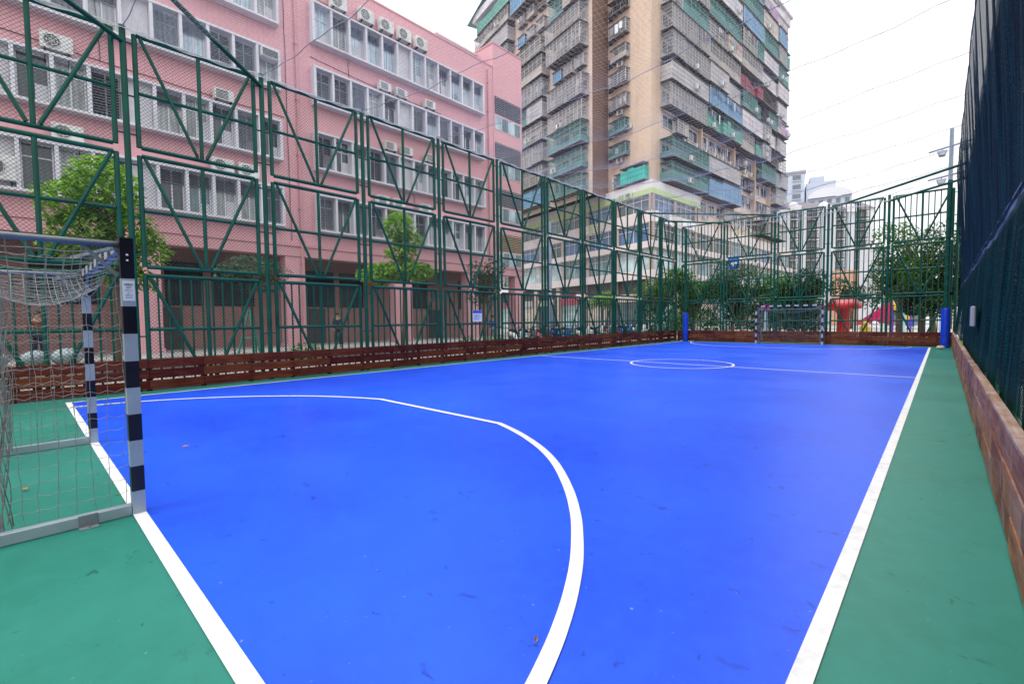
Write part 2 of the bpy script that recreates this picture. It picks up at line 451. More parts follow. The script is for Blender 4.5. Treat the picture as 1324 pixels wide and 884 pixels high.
def net_sheet(name, tint, light):
    n = NT(name)
    tcn = n.node('ShaderNodeTexCoord')
    v = n.coord((1, 1, 1), 'UV')
    f = n.noise(v, 0.9, 5)
    st = n.node('ShaderNodeMapping')
    st.inputs['Scale'].default_value = (6.0, 0.35, 1)
    n.link(v, st.inputs['Vector'])
    fs = n.noise(st.outputs['Vector'], 1.5, 5)
    col = n.ramp(fs, [(0.3, tint[0]), (0.55, tint[1]), (0.75, tint[2])])
    n.col(col)
    kn = n.node('ShaderNodeMapping'); kn.inputs['Scale'].default_value = (26.0, 15.0, 1)
    n.link(v, kn.inputs['Vector'])
    fk_ = n.noise(kn.outputs['Vector'], 1.6, 2, 0.6)
    col = n.mixc(n.maprange(fk_, 0.56, 0.7, 0, 0.75), col, (0.012, 0.1, 0.115, 1))  # paler teal flecks painted as highlights on the weave
    n.col(col)
    sk = n.node('ShaderNodeMapping'); sk.inputs['Scale'].default_value = (15.0, 30.0, 1)
    n.link(v, sk.inputs['Vector'])
    vk = n.node('ShaderNodeTexVoronoi', voronoi_dimensions='2D'); vk.inputs['Scale'].default_value = 1.0
    vk.inputs['Randomness'].default_value = 0.55
    n.link(sk.outputs['Vector'], vk.inputs['Vector'])
    mk = n.node('ShaderNodeMath', operation='MULTIPLY')
    n.link(n.maprange(vk.outputs['Distance'], 0.16, 0.3, 1, 0), mk.inputs[0])
    n.link(n.maprange(fs, 0.42, 0.66, 0.0, 0.9), mk.inputs[1])
    col = n.mixc(mk.outputs[0], col, light)  # pale specks painted for the brightness showing through the net holes
    n.col(col)
    n.rough(0.8)
    n.b.inputs['Specular IOR Level'].default_value = 0.05
    # knitted cells: thin strands round small openings
    sep = n.node('ShaderNodeSeparateXYZ')
    n.link(v, sep.inputs[0])
    def tri(sock, period):
        m = n.node('ShaderNodeMath', operation='PINGPONG')
        m.inputs[1].default_value = period
        n.link(sock, m.inputs[0])
        return m.outputs[0]
    a = n.node('ShaderNodeMath', operation='ADD')
    b = n.node('ShaderNodeMath', operation='SUBTRACT')
    for q in (a, b):
        n.link(sep.outputs[0], q.inputs[0])
        n.link(sep.outputs[1], q.inputs[1])
    P = 0.019
    mn = n.node('ShaderNodeMath', operation='MINIMUM')
    n.link(tri(a.outputs[0], P), mn.inputs[0])
    n.link(tri(b.outputs[0], P), mn.inputs[1])
    gt = n.maprange(mn.outputs[0], 0.0104, 0.0114, 1.0, 0.0)
    tr = n.node('ShaderNodeBsdfTransparent')
    ms = n.node('ShaderNodeMixShader')
    n.link(gt, ms.inputs[0])
    n.link(tr.outputs[0], ms.inputs[1])
    n.link(n.b.outputs[0], ms.inputs[2])
    n.link(ms.outputs[0], n.n['Material Output'].inputs['Surface'])
    return n.m
M['dark_net'] = net_sheet('dark_navy_net', ((0.0002, 0.005, 0.018, 1), (0.0005, 0.016, 0.038, 1), (0.001, 0.05, 0.06, 1)), (0.03, 0.14, 0.19, 1))
M['dark_net_green'] = net_sheet('dark_green_net', ((0.0002, 0.007, 0.014, 1), (0.0005, 0.024, 0.03, 1), (0.001, 0.06, 0.05, 1)), (0.02, 0.15, 0.14, 1))

# ------------------------------------------------------------------ mesh helpers
class MB:
    """Collects faces; build() links them as ONE mesh object."""
    def __init__(s):
        s.v, s.f, s.mi = [], [], []
    def add(s, verts, faces, mi=0):
        o = len(s.v)
        s.v.extend([tuple(p) for p in verts])
        s.f.extend([tuple(i + o for i in q) for q in faces])
        s.mi.extend([mi] * len(faces))
    def box(s, x0, y0, z0, x1, y1, z1, mi=0):
        s.add([(x0, y0, z0), (x1, y0, z0), (x1, y1, z0), (x0, y1, z0), (x0, y0, z1), (x1, y0, z1), (x1, y1, z1), (x0, y1, z1)],
              [(0, 3, 2, 1), (4, 5, 6, 7), (0, 1, 5, 4), (1, 2, 6, 5), (2, 3, 7, 6), (3, 0, 4, 7)], mi)
    def cbox(s, x0, y0, z0, x1, y1, z1, c=0.004, mi=0):
        """box with chamfered edges"""
        X, Y, Z = (x0, x1), (y0, y1), (z0, z1)
        idx, vs = {}, []
        for i in (0, 1):
            for j in (0, 1):
                for k in (0, 1):
                    sx, sy, sz = (c, -c)[i], (c, -c)[j], (c, -c)[k]
                    for a in range(3):
                        p = [X[i] + sx, Y[j] + sy, Z[k] + sz]
                        p[a] = (X[i], Y[j], Z[k])[a]
                        idx[(i, j, k, a)] = len(vs)
                        vs.append(p)
        fs = []
        for a in range(3):
            b, d = (a + 1) % 3, (a + 2) % 3
            for sgn in (0, 1):
                q = []
                for u, w in ((0, 0), (1, 0), (1, 1), (0, 1)):
                    t = [0, 0, 0]
                    t[a], t[b], t[d] = sgn, u, w
                    q.append(idx[(*t, a)])
                fs.append(tuple(q if sgn else q[::-1]))
        for a in range(3):
            b, d = (a + 1) % 3, (a + 2) % 3
            for u in (0, 1):
                for w in (0, 1):
                    q = []
                    for s_, ax in ((0, b), (1, b), (1, d), (0, d)):
                        t = [0, 0, 0]
                        t[a], t[b], t[d] = s_, u, w
                        q.append(idx[(*t, ax)])
                    fs.append(tuple(q if (u ^ w) else q[::-1]))
        for i in (0, 1):
            for j in (0, 1):
                for k in (0, 1):
                    q = [idx[(i, j, k, a)] for a in range(3)]
                    fs.append(tuple(q if (i + j + k) % 2 else q[::-1]))
        s.add(vs, fs, mi)
    def tube(s, p, q, r, n=8, mi=0, caps=True, r2=None):
        p, q = Vector(p), Vector(q)
        d = (q - p)
        if d.length < 1e-6:
            return
        d.normalize()
        u = d.orthogonal().normalized() if abs(d.z) < 0.99 else Vector((1, 0, 0))
        if abs(d.z) < 0.99:
            u = d.cross(Vector((0, 0, 1))).normalized()
        w = d.cross(u)
        r2 = r if r2 is None else r2
        off = math.pi / n if n == 4 else 0
        vs = [p + (u * math.cos(2 * math.pi * k / n + off) + w * math.sin(2 * math.pi * k / n + off)) * r for k in range(n)]
        vs += [q + (u * math.cos(2 * math.pi * k / n + off) + w * math.sin(2 * math.pi * k / n + off)) * r2 for k in range(n)]
        fs = [(k, (k + 1) % n, n + (k + 1) % n, n + k) for k in range(n)]
        if caps:
            fs += [tuple(range(n - 1, -1, -1)), tuple(range(n, 2 * n))]
        s.add(vs, fs, mi)
    def poly(s, pts, r, n=3, mi=0):
        """tube along a polyline with shared rings"""
        pts = [Vector(p) for p in pts]
        N = len(pts)
        vs = []
        ref = None
        for i, p in enumerate(pts):
            d = (pts[min(i + 1, N - 1)] - pts[max(i - 1, 0)])
            if d.length < 1e-9:
                d = Vector((0, 0, 1))
            d.normalize()
            if ref is None:
                ref = d.orthogonal().normalized()
            u = (ref - d * ref.dot(d))
            u = u.normalized() if u.length > 1e-4 else d.orthogonal().normalized()
            ref = u
            w = d.cross(u)
            rr = r[i] if isinstance(r, (list, tuple)) else r
            vs += [p + (u * math.cos(2 * math.pi * k / n) + w * math.sin(2 * math.pi * k / n)) * rr for k in range(n)]
        fs = []
        for i in range(N - 1):
            for k in range(n):
                fs.append((i * n + k, i * n + (k + 1) % n, (i + 1) * n + (k + 1) % n, (i + 1) * n + k))
        fs += [tuple(range(n - 1, -1, -1)), tuple(range((N - 1) * n, N * n))]
        s.add(vs, fs, mi)
    def quad(s, a, b, c, d, mi=0):
        s.add([a, b, c, d], [(0, 1, 2, 3)], mi)
    def ball(s, c, rx, ry, rz, nu=12, nv=8, mi=0, jit=0, rng=None):
        vs, fs = [], []
        for j in range(nv + 1):
            th = math.pi * j / nv
            for i in range(nu):
                ph = 2 * math.pi * i / nu
                k = 1 + (rng.uniform(-jit, jit) if rng else 0)
                vs.append((c[0] + rx * k * math.sin(th) * math.cos(ph), c[1] + ry * k * math.sin(th) * math.sin(ph), c[2] + rz * k * math.cos(th)))
        for j in range(nv):
            for i in range(nu):
                fs.append((j * nu + i, (j + 1) * nu + i, (j + 1) * nu + (i + 1) % nu, j * nu + (i + 1) % nu))
        s.add(vs, fs, mi)
    def lathe(s, c, prof, n=20, mi=0):
        vs, fs = [], []
        for (r, z) in prof:
            for i in range(n):
                a = 2 * math.pi * i / n
                vs.append((c[0] + r * math.cos(a), c[1] + r * math.sin(a), c[2] + z))
        for j in range(len(prof) - 1):
            for i in range(n):
                fs.append((j * n + i, j * n + (i + 1) % n, (j + 1) * n + (i + 1) % n, (j + 1) * n + i))
        s.add(vs, fs, mi)
    def mesh(s, name, smooth=False):
        m = bpy.data.meshes.new(name)
        m.from_pydata(s.v, [], s.f)
        m.polygons.foreach_set('material_index', s.mi)
        if smooth:
            m.polygons.foreach_set('use_smooth', [True] * len(s.f))
        m.update()
        return m

WM = {}
def obj(name, mb, mats, parent=None, Mx=None, smooth=False):
    """mb: MB or Mesh. Mx: world matrix (geometry lies in world coordinates when None)."""
    me = mb.mesh(name, smooth) if isinstance(mb, MB) else mb
    mats = mats if isinstance(mats, (list, tuple)) else [mats]
    if not me.materials:
        for m in mats:
            me.materials.append(M[m] if isinstance(m, str) else m)
    o = bpy.data.objects.new(name, me)
    COL.objects.link(o)
    Mx = Mx if Mx is not None else Matrix.Identity(4)
    WM[o.name] = Mx
    if parent is not None:
        o.parent = parent
        o.matrix_local = WM[parent.name].inverted() @ Mx
    else:
        o.matrix_local = Mx
    return o
def tag(o, label, cat, group=None):
    o['label'] = label
    o['category'] = cat
    if group:
        o['group'] = group
    return o
def struct(o):
    o['kind'] = 'structure'
    return o
def stuff(o):
    o['kind'] = 'stuff'
    return o
def thing(name, label, cat, Mx, group=None):
    o = bpy.data.objects.new(name, None)
    COL.objects.link(o)
    o.empty_display_size = 0.3
    Mx = Mx if isinstance(Mx, Matrix) else Matrix.Translation(Vector(Mx))
    o.matrix_local = Mx
    WM[o.name] = Mx
    return tag(o, label, cat, group)
def T(x, y, z=0, rz=0):
    return Matrix.Translation((x, y, z)) @ Matrix.Rotation(rz, 4, 'Z')
def text_mesh(s, size, align='CENTER', extrude=0.001):
    c = bpy.data.curves.new('lettering', 'FONT')
    c.body = s
    c.size = size
    c.align_x = align
    c.align_y = 'CENTER'
    c.extrude = extrude
    c.resolution_u = 3
    o = bpy.data.objects.new('lettering_source', c)
    COL.objects.link(o)
    bpy.context.view_layer.update()
    m = bpy.data.meshes.new_from_object(o.evaluated_get(bpy.context.evaluated_depsgraph_get()))
    m.name = 'lettering'
    m.materials.clear()
    bpy.data.objects.remove(o)
    bpy.data.curves.remove(c)
    return m
def basis(o, x, y, z):
    return Matrix(((x[0], y[0], z[0], o[0]), (x[1], y[1], z[1], o[1]), (x[2], y[2], z[2], o[2]), (0, 0, 0, 1)))

# ------------------------------------------------------------------ setting: ground and court
XS_L, XS_R = -11.74, -0.375        # side lines (centre)
Y0, Y1 = 0.572, 27.9               # goal lines (centre)
YH = 14.15
LW = 0.04
mb = MB(); mb.box(-900, -300, -0.6, 900, 1500, -0.03)
struct(obj('ground', mb, 'pavement'))
mb = MB(); mb.box(-12.5, -6.0, -0.03, 0.5, 28.86, 0.0)
struct(obj('court_surround', mb, 'court_green'))
mb = MB(); mb.quad((XS_L, Y0, 0.004), (XS_R, Y0, 0.004), (XS_R, Y1 + .02, 0.004), (XS_L, Y1 + .02, 0.004))
struct(obj('court_surface', mb, 'court_blue'))
def ribbon(pts, w, z, closed=False):
    m = MB()
    vs, fs = [], []
    N = len(pts)
    for i in range(N):
        a = pts[(i - 1) % N] if (closed or i > 0) else pts[i]
        b = pts[(i + 1) % N] if (closed or i < N - 1) else pts[i]
        d = Vector((b[0] - a[0], b[1] - a[1])).normalized()
        n = Vector((-d.y, d.x))
        vs += [(pts[i][0] + n.x * w, pts[i][1] + n.y * w, z), (pts[i][0] - n.x * w, pts[i][1] - n.y * w, z)]
    for i in range(N if closed else N - 1):
        j = (i + 1) % N
        fs.append((2 * i, 2 * i + 1, 2 * j + 1, 2 * j))
    m.add(vs, fs)
    return m
struct(obj('side_line_marking', ribbon([(XS_R, Y0 + LW), (XS_R, Y1 - LW)], LW, 0.008), 'line'))
struct(obj('side_line_marking', ribbon([(XS_L, Y0 + LW), (XS_L, Y1 - LW)], LW * .8, 0.008), 'line'))
struct(obj('goal_line_marking', ribbon([(XS_L - LW, Y0), (XS_R + LW + 1.9, Y0)][:1] + [(XS_R + LW, Y0)], LW, 0.008), 'line'))
struct(obj('goal_line_marking', ribbon([(XS_L - LW, Y1), (XS_R + LW, Y1)], LW * .6, 0.008), 'line'))
struct(obj('halfway_line_marking', ribbon([(XS_L + LW, YH), (XS_R - LW, YH)], LW * .75, 0.008), 'line'))
CCX = -6.02
struct(obj('centre_circle_marking', ribbon([(CCX + 1.52 * math.cos(a), YH + 0.1 + 1.52 * math.sin(a)) for a in [2 * math.pi * k / 72 for k in range(72)]], LW * .75, 0.012, True), 'line'))
half = [(-4.465, 4.506), (-3.965, 4.312), (-3.509, 4.085), (-3.103, 3.838), (-2.707, 3.532), (-2.27, 3.115), (-1.955, 2.762), (-1.755, 2.50), (-1.553, 2.205), (-1.393, 1.925), (-1.278, 1.69), (-1.19, 1.48), (-1.11, 1.25), (-1.03, .93), (-.99, Y0 + LW)]
def spline(p, n=6):
    out = []
    for i in range(len(p) - 1):
        p0, p1, p2, p3 = p[max(i - 1, 0)], p[i], p[i + 1], p[min(i + 2, len(p) - 1)]
        for k in range(n):
            t = k / n
            out.append(tuple(0.5 * (2 * p1[c] + (p2[c] - p0[c]) * t + (2 * p0[c] - 5 * p1[c] + 4 * p2[c] - p3[c]) * t * t + (3 * p1[c] - p0[c] - 3 * p2[c] + p3[c]) * t ** 3) for c in (0, 1)))
    return out + [p[-1]]
rightside = spline(half)
MIDX = -6.0
leftside = [(2 * MIDX - x, y) for x, y in rightside][::-1]
arc = leftside + rightside
struct(obj('goal_area_marking', ribbon(arc, LW, 0.012), 'line'))
struct(obj('goal_area_marking', ribbon([(x, Y0 + Y1 - y) for x, y in arc], LW * .75, 0.012), 'line'))
# outside surfaces
mb = MB(); mb.box(-21.6, -60, -0.028, -16.2, 200, -0.02)
struct(obj('road', mb, 'asphalt'))
mb = MB(); mb.box(-21.75, -60, -0.03, -21.6, 200, 0.12)
struct(obj('kerb', mb, 'concrete'))
mb = MB(); mb.box(-16.2, -60, -0.03, -16.05, 200, 0.12)
struct(obj('kerb', mb, 'concrete'))
mb = MB(); mb.box(-16.05, -60, -0.03, -12.75, 60, 0.10)
struct(obj('footpath', mb, 'pavement'))
mb = MB(); mb.box(-11.5, 29.25, -0.03, 14, 33.5, 0.06)
struct(obj('lawn', mb, 'grass_base'))
rg = random.Random(5)
mb = MB()
for k in range(9000):
    x, y = rg.uniform(-9.5, 3.0), 29.3 + 4.0 * rg.random() ** 1.4
    a = rg.uniform(0, math.pi)
    h, w = rg.uniform(.12, .34), rg.uniform(.012, .03)
    dx, dy = math.cos(a) * w, math.sin(a) * w
    lx, ly = rg.uniform(-.1, .1), rg.uniform(-.1, .1)
    mb.add([(x - dx, y - dy, .06), (x + dx, y + dy, .06), (x + lx, y + ly, .06 + h)], [(0, 1, 2)])
stuff(obj('grass', mb, 'leaf_bright'))

# ------------------------------------------------------------------ steel fences
XF = -12.55
def fence_panel(fence, O, ux, W, zb, zt, zm, bars, link, nrm, lean=1):
    """one framed panel; O: world point at panel start, ux: unit direction, nrm: court side normal"""
    def P(u, z, o=0.0):
        return (O[0] + ux[0] * u + nrm[0] * o, O[1] + ux[1] * u + nrm[1] * o, z)
    r = 0.047
    f = MB()
    f.tube(P(0, zb), P(0, zt), r, 10); f.tube(P(W, zb), P(W, zt), r, 10)
    f.tube(P(r * .9, zt - .002), P(W - r * .9, zt - .002), r * .95, 10, caps=False)
    f.tube(P(r * .9, zb + .002), P(W - r * .9, zb + .002), r * .95, 10, caps=False)
    for zz in (zb + .25, zt - .2, (zb + zt) / 2 - .12):
        f.tube(P(-.16, zz), P(0, zz), .018, 6); f.tube(P(W, zz), P(W + .16, zz), .018, 6)
    fr = obj('panel_frame', f, 'green_paint', fence, smooth=False)
    m = MB(); m.tube(P(r, zm), P(W / 2 - .03, zm), .038, 8, caps=False); m.tube(P(W / 2 + .03, zm), P(W - r, zm), .038, 8, caps=False)
    obj('mid_rail', m, 'green_paint', fr)
    m = MB(); m.tube(P(W / 2, zb + r * .8), P(W / 2, zt - r * .8), .042, 8, caps=False)
    obj('centre_upright', m, 'green_paint', fr)
    for s in (0, 1):
        m = MB()
        a = P(.09 if s == 0 else W - .09, zt - .05, .034)
        b = P(W / 2 + (-.09 if s == 0 else .09), zb + .05, .034)
        m.tube(a, b, .037, 8)
        obj('brace', m, 'green_paint', fr)
    if bars:
        n = max(4, int(round(W / .2)))
        for k in range(1, n):
            u = W * k / n
            if abs(u - W / 2) < .08:
                continue
            m = MB(); m.tube(P(u, zb + .03, -.012), P(u, zt - .03, -.012), .021, 6, caps=False)
            obj('bar', m, 'green_paint', fr)
    if link:
        m = MB()
        hgt = zt - zb
        p = link
        k = -int(hgt / p) - 1
        while k * p < W + hgt:
            c = k * p
            # rising wire u = c + z ; falling wire u = c - z + hgt  (z measured from zb), clipped to the panel
            for sg in (0, 1):
                pts = []
                u0, u1 = (c, c + hgt) if sg == 0 else (c + hgt, c)
                def at(t):
                    return u0 + (u1 - u0) * t
                t0, t1 = 0.0, 1.0
                du = u1 - u0
                for lim, sign in ((0.02, 1), (W - 0.02, -1)):
                    a0 = sign * (u0 - lim); d_ = sign * du
                    if d_ > 0:
                        t0 = max(t0, -a0 / d_)
                    elif d_ < 0:
                        t1 = min(t1, -a0 / d_)
                if t1 - t0 > .01:
                    m.tube(P(at(t0), zb + hgt * t0, -.045), P(at(t1), zb + hgt * t1, -.045), .0036, 3, caps=False)
            k += 1
        obj('chain_link', m, 'wire', fr)

LF_POSTS = [-3.74, -1.02, 1.72, 4.38, 7.10, 9.90, 12.70, 15.58, 18.42, 21.28, 24.05, 26.70, 28.95]
TIER_L = [(0.10, 2.48, 1.32), (2.66, 5.0, 3.85), (5.17, 7.49, 6.30)]
lf = thing('steel_fence', 'tall green steel fence with V braces and chain link before the pink building', 'fence', (XF, LF_POSTS[0], 0))
for y in LF_POSTS:
    m = MB(); m.tube((XF, y, -.05), (XF, y, 7.58), .057, 12)
    m.tube((XF, y, 7.58), (XF, y, 7.60), .065, 12)
    obj('post', m, 'green_paint', lf)
for i in range(len(LF_POSTS) - 1):
    a, b = LF_POSTS[i] + .19, LF_POSTS[i + 1] - .19
    for k, (zb, zt, zm) in enumerate(TIER_L):
        fence_panel(lf, (XF, a), (0, 1), b - a, zb, zt, zm, k == 0, 0.078 if i < 9 else 0, (1, 0))

YF = 28.95
FF_POSTS = [-9.62, -6.92, -4.44, -2.0, 0.42]
TIER_F = [(0.10, 2.36, 1.23), (2.50, 4.80, 3.66), (4.98, 7.16, 6.12)]
ff = thing('steel_fence', 'green steel fence with upright bars on every tier, behind the far goal', 'fence', (XF, YF, 0))
xs = [XF + .22] + FF_POSTS
for x in FF_POSTS:
    m = MB(); m.tube((x, YF, -.05), (x, YF, 7.26), .057, 12)
    obj('post', m, 'green_paint', ff)
for i in range(len(xs) - 1):
    a, b = xs[i] + .17, xs[i + 1] - .17
    for k, (zb, zt, zm) in enumerate(TIER_F):
        fence_panel(ff, (a, YF), (1, 0), b - a, zb, zt, zm, True, 0, (0, -1))

rf = thing('steel_fence', 'green steel fence on the right side, seen through the dark net hung on it', 'fence', (0.72, -3.7, 0))
RP = [-1.0 + 2.78 * k for k in range(11)]
for y in RP:
    m = MB(); m.tube((.72, y, -.05), (.72, y, 7.5), .057, 10)
    obj('post', m, 'green_paint', rf)
for i in range(len(RP) - 1):
    for (zb, zt, zm) in TIER_L:
        fence_panel(rf, (.72, RP[i] + .19), (0, 1), RP[i + 1] - RP[i] - .38, zb, zt, zm, False, 0, (-1, 0))

# corner pipes at the fence tops
def pipe(a, b, label):
    m = MB(); m.tube(a, b, .05, 12)
    tag(obj('corner_brace_pipe', m, 'green_paint'), label, 'brace pipe', 'corner brace pipes at the fence tops')
def diag(y0, z, lab):
    pipe((XF, y0, z), (XF + (y0 + 6.2) * 1.0, -6.2, z), lab)
diag(1.72, 7.28, 'green corner pipe running off the near left fence post at the left edge')
diag(4.38, 7.30, 'green corner pipe running up off the second near left fence post')
pipe((FF_POSTS[2], YF, 7.02), (0.55, YF - 4.99, 7.02), 'longer green corner pipe crossing above the right half of the far fence')
pipe((FF_POSTS[3], YF, 6.98), (0.55, YF - 2.55, 6.98), 'shorter green corner pipe at the top of the far right corner')
pipe((XF, 24.05, 7.35), (FF_POSTS[1], YF, 7.1), 'longer level green pipe cutting the far left corner of the fence')
pipe((XF, 26.7, 7.3), (FF_POSTS[0], YF, 7.05), 'shorter level green pipe in the far left corner of the fence')

# padded corner posts
def pad_post(x, y, h, lab):
    t = thing('corner_post', lab, 'padded post', (x, y, 0), 'blue padded corner posts')
    m = MB(); m.tube((x, y, 0), (x, y, h), .085, 14)
    obj('pole', m, 'green_paint', t, smooth=False)
    m = MB()
    m.lathe((x, y, 0.01), [(.0855, 0), (.155, 0), (.16, .02), (.158, .6), (.161, 1.2), (.157, 1.72), (.15, 1.75), (.0855, 1.75)], 22)
    obj('pad', m, 'blue_pad', t, smooth=True)
    m = MB()
    for k in range(10):
        z = 2.4 + k * .42
        m.tube((x, y - .085, z), (x, y - .17, z), .012, 6)
        m.tube((x - .08, y - .17, z), (x + .08, y - .17, z), .012, 6)
    obj('step_rung', m, 'green_paint', t)
pad_post(-11.72, 28.45, 6.95, 'green corner post with a blue pad at the far left corner')
pad_post(0.115, 28.1, 7.35, 'green corner post with a blue pad at the far right corner by the stone')

# ------------------------------------------------------------------ timber kickboards
rb = random.Random(11)
lk = thing('timber_kickboard', 'dark reddish plank kickboard with slit gaps along the left fence', 'kickboard', (-12.42, -3, 0))
XB = -12.40
rows = [(0.035, 0.225), (0.262, 0.452), (0.490, 0.685)]
nb = 32
for k in range(nb):
    for r_, (za, zb) in enumerate(rows):
        ya = -3.12 + k * 1.0
        yb = ya + 0.994
        if ya > 28.6:
            continue
        o = rb.uniform(-.004, .004)
        dz = rb.uniform(-.004, .004)
        m = MB(); m.cbox(XB - .045 + o, ya, za + dz, XB + o, min(yb, 28.62), zb + dz, .004)
        obj('board', m, 'wood_left', lk)
for k in range(nb):
    y = -3.12 + k * 1.0
    if y > 28.5:
        continue
    m = MB(); m.box(XB - .1, y - .05, 0.0, XB - .05, y + .05, .66)
    bt = obj('batten', m, 'wood_left', lk)
    m = MB()
    for zz in [z for r_ in rows for z in (r_[0] + .05, r_[1] - .05)]:
        for dy in (-.03, .03):
            m.tube((XB + .001, y + dy, zz), (XB + .009, y + dy, zz), .008, 6)
    obj('bolt', m, 'dark_bolt', bt)
fk = thing('timber_kickboard', 'red brown plank kickboard along the far end behind the goal', 'kickboard', (-6, 28.7, 0))
YB = 28.66
rowsf = [(0.03, 0.235), (0.242, 0.448), (0.455, 0.675)]
for k in range(11):
    for r_, (za, zb) in enumerate(rowsf):
        xa = -12.33 + k * 1.16 + (0.58 if r_ == 1 else 0)
        xb = min(xa + 1.152, .36)
        if xb - xa < .1:
            continue
        o = rb.uniform(-.004, .004)
        m = MB(); m.cbox(xa, YB + o, za, xb, YB + .05 + o, zb, .005)
        obj('board', m, 'wood_far', fk)
m = MB(); m.cbox(-12.33, YB, .242, -11.756, YB + .05, .448, .005)
obj('board', m, 'wood_far', fk)
for k in range(12):
    m = MB(); m.box(-12.3 + k * 1.1, YB + .055, 0, -12.2 + k * 1.1, YB + .11, .66)
    obj('batten', m, 'wood_far', fk)
rk = thing('timber_kickboard', 'weathered plank kickboard with a pale worn top along the right side', 'kickboard', (0.36, 2, 0))
XR = 0.33
rowsr = [(0.02, 0.232), (0.238, 0.45), (0.456, 0.665)]
for r_, (za, zb) in enumerate(rowsr):
    y = -1.9 + (0.0, .45, .2)[r_]
    while y < 28.6:
        L = rb.choice((.92, .98, 1.04))
        o = rb.uniform(-.006, .006)
        m = MB(); m.cbox(XR + o, y, za + rb.uniform(-.002, .002), XR + .05 + o, min(y + L - .008, 28.64), zb + rb.uniform(-.003, .002), .006)
        obj('board', m, 'wood_right', rk)
        y += L
y = -1.7
while y < 28.5:
    L = rb.choice((1.9, 2.0, 2.1))
    o = rb.uniform(-.006, .004)
    m = MB(); m.cbox(XR - .004 + o, y, .671, XR + .068 + o, min(y + L - .01, 28.64), .705, .005)
    obj('cap_board', m, 'wood_cap', rk)
    y += L

# ------------------------------------------------------------------ dark net on the right, beam, box
m = MB()
def net_panel(z0, z1, y0, y1, xf, seed, nz_, wob):
    rr = random.Random(seed)
    ph = [rr.uniform(0, 6.28) for _ in range(8)]
    ny = int((y1 - y0) / .07)
    me_v, me_f, uv = [], [], []
    for i in range(ny + 1):
        y = y0 + (y1 - y0) * i / ny
        for j in range(nz_ + 1):
            t = j / nz_
            z = z0 + (z1 - z0) * t
            amp = wob * (0.35 + 0.65 * math.sin(math.pi * min(1, t * 1.02)) ** .6)
            d = amp * (0.5 * math.sin(y * 5.1 + ph[0] + .5 * math.sin(z * .8 + ph[4])) + .35 * math.sin(y * 9.7 + ph[1] + .3 * z) + .25 * math.sin(y * 17.3 + ph[2]) + .3 * math.sin(y * 1.3 + z * .9 + ph[3]))
            dz = 0.02 * math.sin(y * 3.7 + ph[5]) + .03 * math.sin(y * 1.1 + ph[6]) if j in (0, nz_) else 0
            me_v.append((xf(t) + d, y, z + dz))
            uv.append((y, z))
    for i in range(ny):
        for j in range(nz_):
            a = i * (nz_ + 1) + j
            me_f.append((a, a + 1, a + nz_ + 2, a + nz_ + 1))
    me = bpy.data.meshes.new('net_sheet')
    me.from_pydata(me_v, [], me_f)
    ul = me.uv_layers.new(name='UVMap')
    for p_ in me.polygons:
        p_.use_smooth = True
        for li in p_.loop_indices:
            ul.data[li].uv = uv[me.loops[li].vertex_index]
    me.update()
    return me
dn = thing('draped_net', 'dark navy green net draped in folds over the right side fence', 'net', (0.5, 0, .7))
obj('net_sheet', net_panel(.66, 2.60, -1.6, 28.7, lambda t: .445 + .1 * t, 3, 16, .03), 'dark_net_green', dn)
obj('net_sheet', net_panel(2.72, 7.62, -1.6, 28.7, lambda t: .56 - .24 * t ** 1.3, 4, 30, .034), 'dark_net', dn)
obj('net_lining', net_panel(.66, 7.5, -1.6, 28.7, lambda t: .64 - .02 * t, 8, 20, .02), 'dark_net', dn)
m = MB(); m.poly([(.325 + .01 * math.sin(y * 2), y, 7.62 + .02 * math.sin(y * 3.7)) for y in [-1.6 + .3 * k for k in range(102)]], .012, 5)
obj('top_rope', m, 'black_paint', dn)
m = MB()
m.box(.575, -1.5, 2.58, .60, 28.7, 2.80); m.box(.56, -1.5, 2.78, .62, 28.7, 2.80); m.box(.56, -1.5, 2.58, .62, 28.7, 2.60)
tag(obj('channel_beam', m, simple('blue_grey_beam', (0.05, 0.12, 0.26, 1), .4, var=.2, scale=3)), 'blue grey channel beam showing between the two halves of the dark net', 'beam')
m = MB(); m.cbox(.37, 11.4, 1.24, .425, 11.9, 1.60, .015)
bx = obj('junction_box', m, simple('box_grey', (0.36, 0.35, 0.42, 1), .5))
tag(bx, 'small pale grey box fixed low on the dark net', 'junction box')

